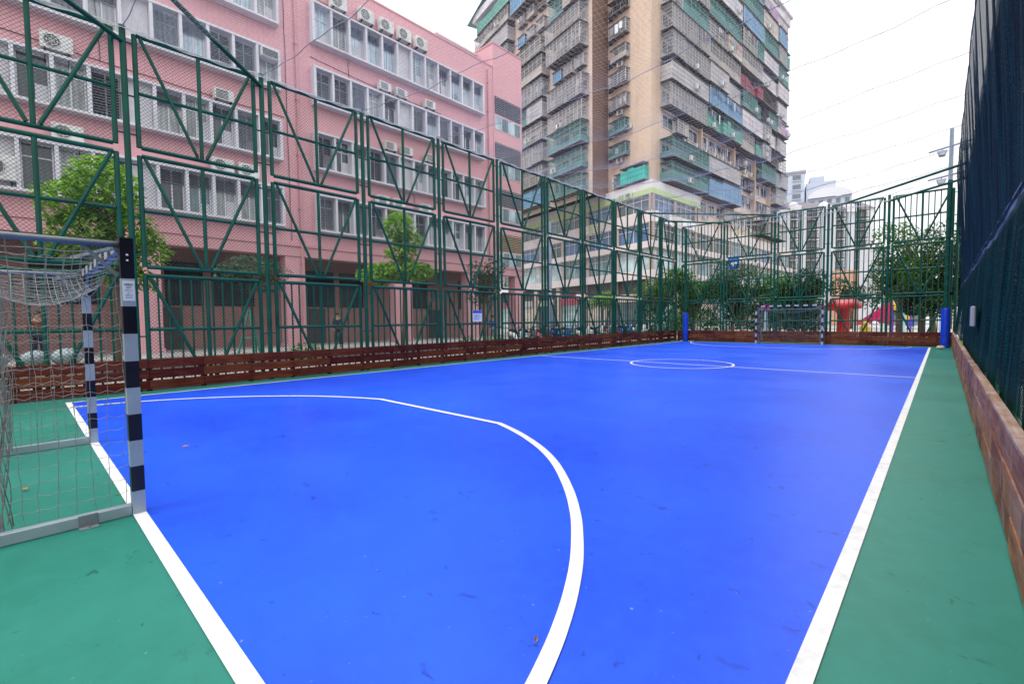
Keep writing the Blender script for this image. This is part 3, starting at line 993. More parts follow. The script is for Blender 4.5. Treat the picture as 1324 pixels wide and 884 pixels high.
# ------------------------------------------------------------------ goals
def goal(Mx, label, depth, netd, group):
    g = thing('futsal_goal', label, 'goal', Mx, group)
    def O(name, mb, mats, parent=g, smooth=False):
        return obj(name, mb, mats, parent, Mx @ Matrix.Identity(4), smooth)
    stripes = [0, .18, .37, .565, .765, .965, 1.165, 1.37, 1.575, 1.78, 2.08]
    for sx in (-1, 1):
        m = MB()
        for k in range(10):
            m.box(sx * 1.5 - .0 if sx > 0 else -1.58, -.04, stripes[k], 1.58 if sx > 0 else -1.5, .04, stripes[k + 1], 0 if k % 2 == 0 else 1)
        p = O('post', m, ['alu', 'black_paint'])
        m = MB()
        for zz in (1.955, 1.915):
            xo = 1.58 * sx
            m.tube((xo, 0, zz), (xo + .004 * sx, 0, zz), .008, 8)
        O('bolt', m, 'white_plastic', p)
    m = MB()
    n = 15
    for k in range(n):
        m.box(-1.498 + 2.996 * k / n, -.04, 2.0, -1.498 + 2.996 * (k + 1) / n, .04, 2.08, (k + 1) % 2)
    O('crossbar', m, ['alu', 'black_paint'])
    for sx in (-1, 1):
        x = sx * 1.54
        m = MB(); m.cbox(x - .032, -depth, .002, x + .032, -.042, .082, .004)
        O('base_rail', m, 'alu')
        m = MB()
        m.poly([(x, -.04, 2.03), (x, -netd * .98, 2.03), (x, -netd * 1.08, 1.97), (x, -netd * 1.12, 1.86), (x, -netd * 1.12, .08)], .022, 8)
        O('net_stay', m, 'steel', smooth=True)
        m = MB()
        for (a, b) in (((x - .03 * sx, -.05, 1.80), (x - .03 * sx, -.24, 2.02)), ((x - .05 * sx, 0, 1.78), (x - .33 * sx, 0, 2.0)), ((x - .05 * sx, -.06, 2.01), (x - .28 * sx, -.28, 1.94))):
            m.tube(a, b, .016, 4)
        O('corner_bracket', m, 'steel')
        m = MB()
        m.box(x + sx * .0325, -.34, .0, x + sx * .037, -.235, .085); m.box(x + sx * .037, -.34, .0, x + sx * .095, -.235, .005)
        m.tube((x + sx * .07, -.287, .005), (x + sx * .07, -.287, .014), .009, 8)
        O('ground_bracket', m, 'steel')
    m = MB(); m.tube((-1.51, -netd * 1.12, .05), (1.51, -netd * 1.12, .05), .02, 8)
    O('back_rail', m, 'steel')
    m = MB(); m.tube((-1.52, -netd * 1.12, 1.86), (1.52, -netd * 1.12, 1.86), .012, 6)
    O('rear_tie', m, 'steel')
    # net: cords as thin tubes
    rr = random.Random(7)
    m = MB()
    def roof(x, t):      # t: 0 crossbar .. 1 back
        s = max(0.0, 1 - (abs(x) / 1.52) ** 1.9)
        return 2.02 - .40 * s * (0.35 + .65 * math.sin(math.pi * min(1, .12 + t * .75)))
    nx, pitch = 30, .1
    nt = max(3, int(round(netd / pitch)))
    for i in range(nx + 1):
        x = -1.52 + 3.04 * i / nx
        pts = [(x + rr.uniform(-.006, .006), -.045 - (netd - .05) * t, roof(x, t) + rr.uniform(-.006, .006)) for t in [k / nt for k in range(nt + 1)]]
        zt = pts[-1][2]
        for k in range(1, 20):
            z = zt * (1 - k / 19.5)
            pts.append((x + rr.uniform(-.012, .012), -netd - .03 * math.sin(z * 2) + rr.uniform(-.02, .02), max(.06, z)))
        m.poly(pts, .0023, 3)
    for k in range(nt + 1):
        t = k / nt
        m.poly([(-1.52 + 3.04 * i / nx, -.045 - (netd - .05) * t, roof(-1.52 + 3.04 * i / nx, t) + rr.uniform(-.006, .006)) for i in range(nx + 1)], .0023, 3)
    for k in range(1, 20):
        m.poly([(-1.52 + 3.04 * i / nx, -netd + rr.uniform(-.02, .02), max(.06, 1.95 * (1 - k / 19.5) - .32 * (1 - k / 19.5) * max(0, 1 - (abs(-1.52 + 3.04 * i / nx) / 1.52) ** 1.9))) for i in range(nx + 1)], .0023, 3)
    # gathered fold of netting at the front edge of the roof
    for q in range(3):
        m.poly([(-1.52 + 3.04 * i / nx, -.08 - .1 * q, roof(-1.52 + 3.04 * i / nx, .1 + .1 * q) - .012 - .01 * q) for i in range(nx + 1)], .003, 3)
    for sx in (-1, 1):
        x0 = sx * 1.51
        ny = max(3, int(round(netd / pitch)))
        for i in range(ny + 1):
            y = -.055 - (netd - .06) * i / ny
            w = rr.uniform(0, 6)
            pts = []
            for k in range(22):
                z = .085 + 1.935 * k / 21
                pts.append((x0 + .008 * math.sin(z * 5 + w) * sx, y + .01 * math.sin(z * 4.1 + w) + rr.uniform(-.006, .006), z))
            m.poly(pts, .0023, 3)
        for k in range(1, 20):
            z = .085 + 1.935 * k / 20
            w = rr.uniform(0, 6)
            m.poly([(x0 + .006 * math.sin(i * .9 + w) * sx, -.05 - (netd - .05) * i / (2 * ny), z - .016 * math.sin(math.pi * ((i / 2) % 1)) + rr.uniform(-.004, .004)) for i in range(2 * ny + 1)], .0023, 3)
    # gathered netting hanging at the rear corners
    for sx in (-1, 1):
        for q in range(14):
            w = rr.uniform(0, 6)
            xx, yy = sx * (1.47 - rr.uniform(0, .12)), -min(netd, .68) + rr.uniform(-.05, .02)
            m.poly([(xx + .03 * math.sin(z * 6 + w) * min(1, 2.2 - z), yy + .025 * math.cos(z * 7 + w), z) for z in [.06 + .095 * k for k in range(20)]], .003, 3)
    O('net', m, 'cord')
    return g
GX = -6.01
gA = goal(T(GX, .572, 0), 'large striped black and silver goal at the left, standing on the near goal line', 1.3, .8, 'striped futsal goals')
goal(T(-5.98, 27.86, 0, math.pi), 'small looking striped goal at the far end in front of the far kickboard', .62, .5, 'striped futsal goals')
# printed sticker on the near post
xs_ = GX + 1.582
m = MB(); m.box(xs_, .572 - .036, 1.615, xs_ + .0015, .572 + .036, 1.765)
st = obj('post_sticker', m, 'signwhite', gA)
def words(s, size, x, y, z, parent, mat, rz=math.pi / 2, name='lettering'):
    return obj(name, text_mesh(s, size), mat, parent, Matrix.Translation((x, y, z)) @ Matrix.Rotation(rz, 4, 'Z') @ Matrix.Rotation(math.pi / 2, 4, 'X'))
words('APEX', .021, xs_ + .003, .572, 1.735, st, 'black_paint')
words('Sport', .012, xs_ + .003, .572, 1.716, st, 'grey_ink')
for k, s_ in enumerate(('Goal  3 x 2 m', 'No.', 'fix before use', 'do not climb')):
    words(s_, .008, xs_ + .003, .572, 1.695 - k * .018, st, 'grey_ink')

# ------------------------------------------------------------------ overhead net
rr = random.Random(21)
on = thing('overhead_net', 'pale sagging safety net stretched over the whole court', 'net', (-6, 14, 7.5))
posts_y = [p for p in LF_POSTS if p >= -1.1]
def sagz(x, y):
    u = (x - XF) / (0.42 - XF)
    span = 0
    for a, b in zip(posts_y, posts_y[1:]):
        if a <= y <= b:
            span = math.sin(math.pi * (y - a) / (b - a))
    zl, zr = 7.55, 7.66
    base = zl + (zr - zl) * u
    s = math.sin(math.pi * u)
    return base - .62 * s - .16 * span * (0.35 + s) - .05 * math.sin(x * 2.1 + y * 1.3) * s
m = MB()
p = .1
nyl = int((28.9 + 1.0) / p)
for i in range(nyl):
    y = -1.0 + i * p
    m.poly([(XF + .02 + 12.93 * k / 44, y + .05 * math.sin(k * .7 + y), sagz(XF + .02 + 12.93 * k / 44, y)) for k in range(45)], .0017, 3)
nxl = int(12.9 / p)
for i in range(nxl):
    x = XF + .05 + i * p
    m.poly([(x + .04 * math.sin(k * .5 + x), -1.0 + 29.85 * k / 100, sagz(x, -1.0 + 29.85 * k / 100)) for k in range(101)], .0017, 3)
obj('netting', m, 'overhead_cord', on)
for y in posts_y:
    m = MB(); m.poly([(XF + 12.95 * k / 40, y, sagz(XF + 12.95 * k / 40, y) + .02 * math.sin(k * 1.7)) for k in range(41)], .008, 5)
    obj('support_rope', m, 'grey_rope', on)
m = MB()
for q in range(4):
    m.poly([(XF + .02 + .03 * q, -1.0 + .15 * k, sagz(XF + .04, -1.0 + .15 * k) + .05 - .03 * q + .02 * math.sin(k * 1.3 + q)) for k in range(200)], .008, 4)
obj('edge_rope', m, 'rope', on)
m = MB()
for q in range(3):
    m.poly([(XF + .1 + 12.8 * k / 90, 28.85 - .04 * q, sagz(XF + .1 + 12.8 * k / 90, 28.85) - .28 + .03 * q + .03 * math.sin(k * .9 + q)) for k in range(91)], .008, 4)
obj('edge_rope', m, 'rope', on)

# small things on the court
m = MB(); m.ball((0, 0, .085), .14, .1, .085, 14, 9, jit=.09, rng=random.Random(3))
tag(obj('stone', m, 'stone', None, T(-.02, 26.6, 0, .4), smooth=True), 'pale lumpy stone lying at the foot of the far right blue padded post', 'stone')
def leaf(x, y, s, a, lab):
    m = MB(); m.add([(-s, 0, .004), (-.2 * s, .4 * s, .02), (s, 0, .01), (-.1 * s, -.38 * s, .006)], [(0, 3, 2), (0, 2, 1)])
    tag(obj('fallen_leaf', m, 'leaf_litter', None, T(x, y, .012, a)), lab, 'leaf', 'dry leaves on the court')
leaf(-5.81, -.02, .05, .3, 'orange dry leaf on green paint behind the near goal net')
leaf(-6.40, 1.27, .04, 1.3, 'small dark leaf on blue paint right of the near goal')
leaf(-1.29, 1.52, .02, 2.0, 'tiny reddish leaf just inside the white arc near the bottom edge')
leaf(-.15, 16.2, .06, .7, 'brown leaf on the green strip by the right side line')
#@@PART3
# ------------------------------------------------------------------ pink building
XP = -25.0
pk = thing('pink_building', 'pink tiled block with rows of white framed windows over an arcade, left of the tower', 'building', (XP, 6, 0))
pk_y0, pk_y1 = -20.0, 28.15
m = MB()
m.box(XP - 14, pk_y0, 5.4, XP, 24.95, 20.25)
m.box(XP - 14, 24.95, 5.4, XP + .03, pk_y1, 22.0)
obj('wall', m, 'pink_tile', pk)
m = MB(); m.box(XP - 14, pk_y0, 20.25, XP - .3, 24.9, 20.3); m.box(XP - .25, pk_y0, 20.25, XP + .04, 24.94, 20.36); m.box(XP - 14, 24.9, 22.0, XP + .07, pk_y1 + .03, 22.1)
obj('parapet_cap', m, 'pink_plain', pk)
m = MB(); m.box(XP - 3.0, 22.0, 20.3, XP - 2.0, 24.9, 21.7); m.box(XP - 3.2, 21.0, 21.7, XP - 1.6, 24.9, 21.82)
obj('roof_shed', m, 'white_frame', pk)
m = MB()
m.box(XP - .6, pk_y0, 4.9, XP + .06, pk_y1 + .06, 5.4)
m.box(XP - .2, pk_y0, 5.41, XP + .12, pk_y1 + .1, 5.55)
obj('lintel_band', m, 'pink_plain', pk)
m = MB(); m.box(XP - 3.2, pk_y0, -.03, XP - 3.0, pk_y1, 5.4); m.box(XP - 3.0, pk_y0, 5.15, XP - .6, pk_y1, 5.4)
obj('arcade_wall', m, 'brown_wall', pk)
for (a, b) in ((-14.6, -13.6), (-8.6, -7.6), (-2.6, -1.6), (3.4, 4.35), (9.6, 10.6), (16.1, 17.4), (22.2, 23.2), (27.2, 28.15)):
    m = MB(); m.box(XP - .75, a, 0.08, XP - .002, b, 4.9); m.box(XP - .8, a - .05, .0, XP + .04, b + .05, .35)
    obj('pillar', m, 'pink_tile', pk)
m = MB(); m.box(XP - 3.0, pk_y0, -.03, XP + 3.0, pk_y1, .14)
struct(obj('raised_pavement', m, 'pavement'))
rr = random.Random(31)
for (a, b) in ((-5.6, -3.4), (0.4, 2.6), (5.0, 6.6), (7.0, 9.0), (11.4, 13.6), (14.0, 15.6), (18.2, 20.8), (23.8, 26.2)):
    m = MB()
    m.box(XP - 2.995, a, 2.35, XP - 2.93, b, 4.5, 0)
    fr = obj('barred_window', m, 'dark_bolt', pk)
    m = MB(); m.box(XP - 2.928, a + .08, 2.43, XP - 2.92, b - .08, 4.42)
    obj('pane', m, 'glass_dark', fr)
    m = MB()
    k = a + .15
    while k < b - .1:
        m.box(XP - 2.915, k, 2.4, XP - 2.895, k + .025, 4.45); k += .17
    for z in (2.9, 3.5, 4.0):
        m.box(XP - 2.918, a + .05, z, XP - 2.89, b - .05, z + .03)
    obj('window_bar', m, 'dark_bolt', fr)
for y in (4.6, 12.0, 20.9):
    m = MB(); m.box(XP - 2.99, y, .14, XP - 2.9, y + 1.0, 2.25)
    obj('door', m, 'dark_slab', pk)

def window_band(ya, yb, zb, zt, ncell, seed, light, panels=(), acs=()):
    """white projecting frame with upright fins; each cell holds a recessed two-light window"""
    rr = random.Random(seed)
    D = .42
    m = MB()
    t = .1
    x0, x1 = XP + .001, XP + D
    m.box(x0, ya, zt - t, x1 + .02, yb, zt)
    m.box(x0, ya, zb, x1 + .06, yb, zb + t)
    m.box(x0, ya - .03, zb - .02, x1, ya + t, zt + .02); m.box(x0, yb - t, zb - .02, x1, yb + .03, zt + .02)
    for k in range(1, ncell):
        y = ya + (yb - ya) * k / ncell
        m.box(x0, y - .06, zb + t, x1 - .005, y + .06, zt - t)
    band = obj('window_band', m, 'white_frame', pk)
    cw = (yb - ya) / ncell
    for k in range(ncell):
        a, b = ya + cw * k + .07, ya + cw * (k + 1) - .07
        m = MB()
        if k in panels:
            m.box(XP + .002, a, zb + t, XP + .14, b, zt - t, 0)
            obj('blank_panel', m, 'blind', band)
            continue
        g = rr.choice(['glass_blue'] * 5 + ['glass_grey'] * 2) if light else rr.choice(['glass_grey'] * 3 + ['glass_teal', 'glass_dark', 'glass_dark', 'glass_blue'])
        z0, z1 = zb + t, zt - t
        zl = z1 - (z1 - z0) * rr.choice((.28, .3, .34))
        m.box(XP + .002, a, z0, XP + .03, b, z1, 0)                     # pane
        mid = (a + b) / 2
        for yy in (a, mid - .025, b - .05):
            m.box(XP + .03, yy, z0, XP + .07, yy + .05, z1, 1)
        for zz in (z0, zl, z1 - .05):
            m.box(XP + .032, a, zz, XP + .066, b, zz + .05, 1)
        # louvre slats over the top light
        if rr.random() < .8:
            nsl = 7 if light else (14 if rr.random() < .4 else 7)
            zlow = zl if nsl == 7 else z0 + .2
            for q in range(nsl):
                zz = zlow + .06 + (z1 - zlow - .08) * q / nsl
                m.add([(XP + .10, a, zz), (XP + .10, b, zz), (XP + .16, b, zz - .05), (XP + .16, a, zz - .05)], [(0, 1, 2, 3)], 2)
        if rr.random() < .35:
            m.box(XP + .031, mid + .05, z0 + .05, XP + .034, b - .06, z0 + .5 + rr.random() * .5, 3)
        obj('window', m, [g, 'white_frame', 'louvre', 'blind'], band)
    for (k, w) in acs:
        y = ya + cw * (k + .5)
        m = MB(); m.cbox(XP + .05, y - w / 2, zt - .62, XP + .62, y + w / 2, zt - .18, .02, 0)
        m.box(XP + .62, y - w / 2 + .05, zt - .57, XP + .63, y + w / 2 - .05, zt - .23, 1)
        obj('window_air_conditioner', m, ['ac_white', 'grille'], band)
ROWS = [(16.25, 18.35), (13.05, 15.0), (9.6, 11.6), (6.3, 8.3)]
for r_, (zb, zt) in enumerate(ROWS):
    window_band(11.25, 23.65, zb, zt, 12, 40 + r_, r_ == 0, (5,), ())
    window_band(-2.85, 9.5, zb, zt, 12, 60 + r_, r_ == 0, ((6, 2) if r_ else ()), ((11, .8),) if r_ == 1 else ())
    window_band(-17.0, -4.7, zb, zt, 12, 80 + r_, r_ == 0, (5,), ())
for (y, z0, z1) in ((10.45, .3, 20.1), (24.4, 5.6, 19.9), (-3.75, 5.6, 20.1)):
    m = MB(); m.tube((XP + .09, y, z0), (XP + .09, y, z1), .055, 8)
    for q in range(7):
        z = z0 + (z1 - z0) * (q + .5) / 7
        m.box(XP + .002, y - .09, z, XP + .15, y + .09, z + .05)
    obj('drain_pipe', m, 'pink_plain', pk)
rc_ = random.Random(44)
for (ya, za, yb, zb_) in ((11.0, 18.75, 23.9, 18.55), (11.2, 15.55, 20.0, 15.3), (-2.0, 12.2, 9.8, 11.95), (9.9, 18.9, 9.95, 5.7), (13.3, 18.3, 13.4, 15.1), (2.6, 15.0, 2.7, 12.0), (17.6, 12.0, 17.7, 8.4)):
    m = MB(); n_ = 16
    m.poly([(XP + .03, ya + (yb - ya) * q / n_ + rc_.uniform(-.02, .02), za + (zb_ - za) * q / n_ - (.12 * math.sin(math.pi * q / n_) if abs(yb - ya) > 1 else 0) + rc_.uniform(-.015, .015)) for q in range(n_ + 1)], .014, 4)
    obj('cable', m, 'dark_bolt', pk)
# small windows of the end block
for k in range(4):
    zt = 18.25 - 3.4 * k
    mt = 'louvre_beige' if k == 3 else 'louvre'
    m = MB(); m.box(XP + .031, 25.12, zt - 1.25, XP + .05, 27.95, zt, 0)
    nsl = 9
    for q in range(nsl):
        zz = zt - 1.22 + 1.2 * q / nsl
        m.add([(XP + .06, 25.14, zz + .1), (XP + .06, 27.93, zz + .1), (XP + .12, 27.93, zz), (XP + .12, 25.14, zz)], [(0, 1, 2, 3)], 1)
    for yy in (25.12, 26.05, 27.0, 27.92):
        m.box(XP + .121, yy, zt - 1.25, XP + .14, yy + .03, zt, 1)
    obj('louvre_vent', m, ['dark_void', mt], pk)
    m = MB()
    m.box(XP + .031, 25.12, zt - 2.45, XP + .06, 27.95, zt - 1.4, 0)
    fr = obj('stair_window', m, ['white_frame'], pk)
    for q in range(4):
        a = 25.17 + q * .695
        m = MB(); m.box(XP + .061, a, zt - 2.4, XP + .07, a + .64, zt - 1.45)
        obj('pane', m, 'glass_teal' if q % 2 else 'glass_blue', fr)

def wall_ac(y, z, w, h, kind):
    X = XP
    m = MB()
    m.cbox(X + .14, y - w / 2, z, X + .48, y + w / 2, z + h, .02, 0)
    a = obj('air_conditioner', m, ['ac_white'], pk)
    m = MB()
    if kind == 'fan':
        c = Vector((X + .481, y - w * .14, z + h / 2)); rr_ = min(h, w) * .4
        vs = [c] + [c + Vector((0, math.cos(q * math.pi / 10) * rr_, math.sin(q * math.pi / 10) * rr_)) for q in range(20)]
        m.add(vs, [(0, 1 + q, 1 + (q + 1) % 20) for q in range(20)], 0)
        for q in range(3):
            r2_ = rr_ * (q + 1) / 3.2
            m.poly([c + Vector((.012, math.cos(s * math.pi / 8) * r2_, math.sin(s * math.pi / 8) * r2_)) for s in range(17)], .012, 4, 1)
        for q in range(4):
            d = Vector((0, math.cos(q * math.pi / 4), math.sin(q * math.pi / 4))) * rr_
            m.tube(c - d + Vector((.012, 0, 0)), c + d + Vector((.012, 0, 0)), .009, 4, 1)
    else:
        m.box(X + .481, y - w / 2 + .07, z + .07, X + .485, y + w * .2, z + h - .07, 0)
        for q in range(5):
            zz = z + .1 + (h - .2) * q / 5
            m.box(X + .486, y - w / 2 + .07, zz, X + .5, y + w * .2, zz + .02, 1)
    obj('fan_grille', m, ['grille', 'ac_white'], a)
    m = MB()
    for s in (-1, 1):
        m.box(X, y + s * w * .36 - .02, z - .06, X + .52, y + s * w * .36 + .02, z - .005)
        m.tube((X, y + s * w * .36, z - .4), (X + .46, y + s * w * .36, z - .05), .015, 5)
    m.box(X + .03, y - w * .4, z - .075, X + .07, y + w * .4, z - .03)
    obj('bracket', m, 'dark_bolt', a)
    m = MB(); m.poly([(X + .25, y + w / 2 - .02, z + .2), (X + .2, y + w / 2 + .12, z + .15), (X + .06, y + w / 2 + .12, z - .1), (X + .04, y + w / 2 + .14, z - .5)], .02, 5)
    obj('pipe', m, 'ac_white', a)
for (y, z) in ((12.72, 18.52), (14.4, 18.58), (15.7, 18.6), (16.95, 18.62), (18.2, 18.62)):
    wall_ac(y, z, .92, .72, 'fan')
for (y, z) in ((15.5, 15.12), (16.65, 15.12), (18.8, 15.14), (15.8, 11.72), (16.95, 11.72), (18.75, 11.72), (15.2, 8.42), (16.3, 8.42), (18.3, 8.44), (6.95, 11.72)):
    wall_ac(y, z, .8, .5, 'box')
for (y, z) in ((1.43, 11.7), (1.6, 8.42), (6.8, 8.42), (7.9, 8.42), (-3.7, 15.2)):
    wall_ac(y, z, .9, .62, 'fan')
wall_ac(-.3, 6.6, 1.0, .9, 'fan')

# ------------------------------------------------------------------ tower
C0 = Vector((-24.2, 48.95, 0))
aL, aR = R(75.8), R(4.5)
dL = Vector((-math.sin(aL), math.cos(aL), 0))
dR = Vector((math.sin(aR), math.cos(aR), 0))
nL = Vector((-dL.y, dL.x, 0)); nL = nL if nL.y < 0 else -nL
nR = Vector((dR.y, -dR.x, 0))
ZP, FH, NF = 16.85, 2.785, 12
ZR = ZP + FH * NF + .4
P1 = C0 + dL * 6.65
P0 = P1 - dR * 3.15
PW = P0 + dL * 27.0
CE = C0 + dR * 40.9
BK1 = CE + dL * 34.0
BK0 = PW + dR * 46.0
tw = thing('apartment_tower', 'tall peach apartment tower covered in caged balconies, right of the pink building', 'building', (C0.x, C0.y, 0))
def wall_quad(mb, a, b, z0, z1, mi=0):
    mb.quad((a.x, a.y, z0), (b.x, b.y, z0), (b.x, b.y, z1), (a.x, a.y, z1), mi)
m = MB()
wall_quad(m, PW, P0, ZP - .6, ZR, 1)
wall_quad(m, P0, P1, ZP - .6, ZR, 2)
wall_quad(m, P1, C0, ZP - .6, ZR, 0)
CB = C0 + dR * 1.9
wall_quad(m, C0, CB, ZP - .6, ZR, 0)
wall_quad(m, CB, CE, 10.0, ZR, 1)
wall_quad(m, CE, BK1, ZP - .6, ZR, 1)
wall_quad(m, BK1, BK0, ZP - .6, ZR, 1)
wall_quad(m, BK0, PW, ZP - .6, ZR, 1)
pts = [PW, P0, P1, C0, CE, BK1, BK0]
m.add([(p_.x, p_.y, ZR) for p_ in pts], [tuple(range(7))], 1)
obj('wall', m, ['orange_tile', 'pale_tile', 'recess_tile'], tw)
# roof edge
def edge_bar(mb, a, b, off, z0, z1, n, mi=0):
    q = [a + n * off, b + n * off, b, a]
    mb.add([(p_.x, p_.y, z) for z in (z0, z1) for p_ in q], [(3, 2, 1, 0), (4, 5, 6, 7), (0, 1, 5, 4), (1, 2, 6, 5), (2, 3, 7, 6), (3, 0, 4, 7)], mi)
m = MB()
edge_bar(m, CB, CE, 1.4, ZR - 1.3, ZR, nR)
edge_bar(m, CB - dR * .3, CE + dR * .3, 1.7, ZR + .002, ZR + .35, nR)
edge_bar(m, PW, P0, 1.3, ZR - .9, ZR + .3, nL)
obj('roof_parapet', m, 'sh_lilac', tw)

def frameL(base, s, z):     # u along dL, v outward, w up
    o = base + dL * s
    return basis((o.x, o.y, z), dL, nL, Vector((0, 0, 1)))
def frameR(t, z):           # u runs back towards the near corner
    o = C0 + dR * t
    return basis((o.x, o.y, z), -dR, nR, Vector((0, 0, 1)))

cage_cache = {}
STY = {  # bars, front sheet (None: open bars), sheet share from the bottom, mesh density
    'grey': ('cage_grey', 'sh_grey', .0, .12, 5), 'greysheet': ('cage_grey', 'sh_grey', .96, .25, 3), 'white': ('cage_white', None, 0, .2, 4),
    'lilac': ('cage_grey', 'sh_lilac', .96, .4, 2), 'beige': ('cage_grey', 'sh_beige', 1.0, .5, 2), 'teal': ('cage_teal', 'sh_teal', .3, .16, 4),
    'tealnet': ('cage_teal', 'sh_teal', .55, .18, 4), 'blue': ('cage_grey', 'sh_blue', .95, .4, 2), 'green': ('cage_teal', 'sh_green', .8, .25, 3),
    'turq': ('cage_teal', 'sh_turq', .9, .4, 2), 'red': ('cage_rust', 'sh_red', .7, .3, 2), 'purple': ('cage_white', 'sh_purple', .7, .35, 3),
    'dark': ('cage_rust', None, 0, .22, 3), 'half': ('cage_grey', 'sh_beige', .42, .16, 4)}
def cage_mesh(w, d, h, sty, seed):
    key = (round(w, 2), d, h, sty, seed % 3)
    if key in cage_cache:
        return cage_cache[key]
    rr = random.Random(hash((round(w * 10), sty, seed % 3)) & 0xffff if False else int(w * 100) + len(sty) * 7 + seed % 3)
    bar, shm, share, dens, nh = STY[sty]
    m = MB()
    b = .014
    # slab with ribs, canopy
    m.box(0, .0, 0, w, d + .05, .07, 0)
    k = .3
    while k < w:
        m.box(k, .05, -.1, k + .05, d, -.002, 3); k += .8
    m.box(-.05, .0, h, w + .05, d + .12, h + .04, 3)
    # uprights
    n = max(2, int(w / dens))
    for i in range(n + 1):
        x = w * i / n
        r = b * (1.7 if i % 6 == 0 else .75)
        m.box(x - r, d - r, .07, x + r, d + r, h, 1)
    for side in (0, w):
        ns = max(2, int(d / dens))
        for i in range(ns):
            y = d * i / ns
            m.box(side - b * .7, y, .07, side + b * .7, y + b * 1.4, h, 1)
    for i in range(nh + 2):
        z = .07 + (h - .1) * i / (nh + 1)
        r = .02 if i % 2 == 0 else .012
        m.box(0, d - .025, z, w, d + .025, z + r * 1.6, 1)
        for side in (0, w):
            m.box(side - .02, 0, z, side + .02, d, z + r * 1.6, 1)
    if shm and share > 0:
        x = 0.0
        while x < w - .05:
            L = min(w - x, rr.choice((1.0, 1.5, 2.2)))
            sh_h = (h - .12) * share * (1 if share >= .95 else rr.uniform(.75, 1.15))
            sh_h = min(sh_h, h - .1)
            bulge = rr.uniform(-.01, .02)
            m.box(x + .01, d - .045 + bulge, .08, x + L - .01, d - .03 + bulge, .08 + sh_h, 2)
            x += L
        for side in (0.03, w - .03):
            m.box(side - .008, .04, .08, side + .008, d - .05, .08 + (h - .12) * share * .9, 2)
    me = m.mesh('balcony_cage')
    cage_cache[key] = (me, ['cage_slab', bar, shm or 'sh_grey', 'dark_slab'])
    return cage_cache[key]
rt = random.Random(77)
LAUNDRY = ['sh_red', 'sh_blue', 'signwhite', 'sh_purple', 'grey_cloth', 'navy_cloth', 'lightblue', 'sh_beige', 'grey_cloth', 'signwhite']
def back_window(Mx, w, h, parent, n=None):
    """window frames and panes on the wall behind a cage"""
    m = MB()
    n = n or max(1, int(w / 2.2))
    for i in range(n):
        a = w * i / n + .25
        b = w * (i + 1) / n - .25
        g = rt.choice((0, 0, 2))
        m.box(a, .01, .75, b, .03, h - .35, g)
        for x in (a, (a + b) / 2 - .03, b - .06):
            m.box(x, .03, .75, x + .06, .07, h - .35, 1)
        for z in (.75, h - .42):
            m.box(a, .032, z, b, .066, z + .06, 1)
    obj('window', m, ['glass_dark', 'white_frame', 'glass_teal'], parent, Mx)
def laundry(Mx, w, d, h, parent, outside=False):
    m = MB()
    x = .3
    y = d * .6 if not outside else d + .22
    mats, k = [], 0
    m.tube((.1, y, h - .3), (w - .1, y, h - .3), .015, 4, 0)
    mats.append('steel')
    while x < w - .5:
        L = rt.uniform(.3, .6)
        hh = rt.uniform(.5, 1.0)
        if rt.random() < .7:
            k += 1
            mats.append(rt.choice(LAUNDRY))
            t_ = rt.uniform(.02, .05)
            m.add([(x, y - t_, h - .31), (x + L, y + t_, h - .31), (x + L * .93, y + t_, h - .31 - hh), (x + L * .07, y - t_, h - .33 - hh), (x + L * .5, y + .06, h - .31), (x + L * .5, y - .05, h - .32 - hh)],
                  [(0, 4, 5, 3), (4, 1, 2, 5)], k)
        x += L + rt.uniform(.05, .3)
    obj('laundry', m, mats, parent, Mx)
def tower_ac(Mx, x, y, z, parent):
    m = MB(); m.cbox(x, y, z, x + .82, y + .34, z + .55, .02, 0)
    m.box(x + .06, y + .341, z + .06, x + .52, y + .35, z + .49, 1)
    obj('air_conditioner', m, ['ac_white', 'grille'], parent, Mx)
def cage(Mx, w, d, h, sty, seed, ac=0.3, la=0.25, win=True):
    me, mats = cage_mesh(w, d, h, sty, seed)
    c = obj('balcony_cage', me, mats, tw, Mx)
    if win and STY[sty][2] < .9:
        back_window(Mx, w, h, c)
    if rt.random() < la:
        laundry(Mx, w, d, h, c, rt.random() < .35)
    if rt.random() < ac:
        tower_ac(Mx, rt.uniform(.1, max(.2, w - 1)), d + .03, rt.uniform(.1, .5), c)
    return c
# right facade: five bays, floor styles from bottom to top
bays = [(1.9, 11.1), (11.25, 21.2), (21.35, 28.9), (29.05, 35.2), (35.35, 40.4)]
STYR = [
    ['tealnet', 'teal', 'OPEN', 'grey', 'greysheet', 'grey', 'grey', 'tealnet', 'grey', 'lilac', 'teal', 'grey'],
    ['blue', 'greysheet', 'OPEN', 'green', 'blue', 'greysheet', 'half', 'beige', 'tealnet', 'lilac', 'blue', 'grey'],
    ['OPEN', 'OPEN', 'OPEN', 'green', 'lilac', 'teal', 'red', 'half', 'teal', 'blue', 'tealnet', 'blue'],
    ['OPEN', 'OPEN', 'teal', 'dark', 'lilac', 'tealnet', 'dark', 'lilac', 'lilac', 'tealnet', 'beige', 'purple'],
    ['OPEN', 'grey', 'grey', 'dark', 'lilac', 'purple', 'lilac', 'lilac', 'tealnet', 'green', 'blue', 'lilac']]
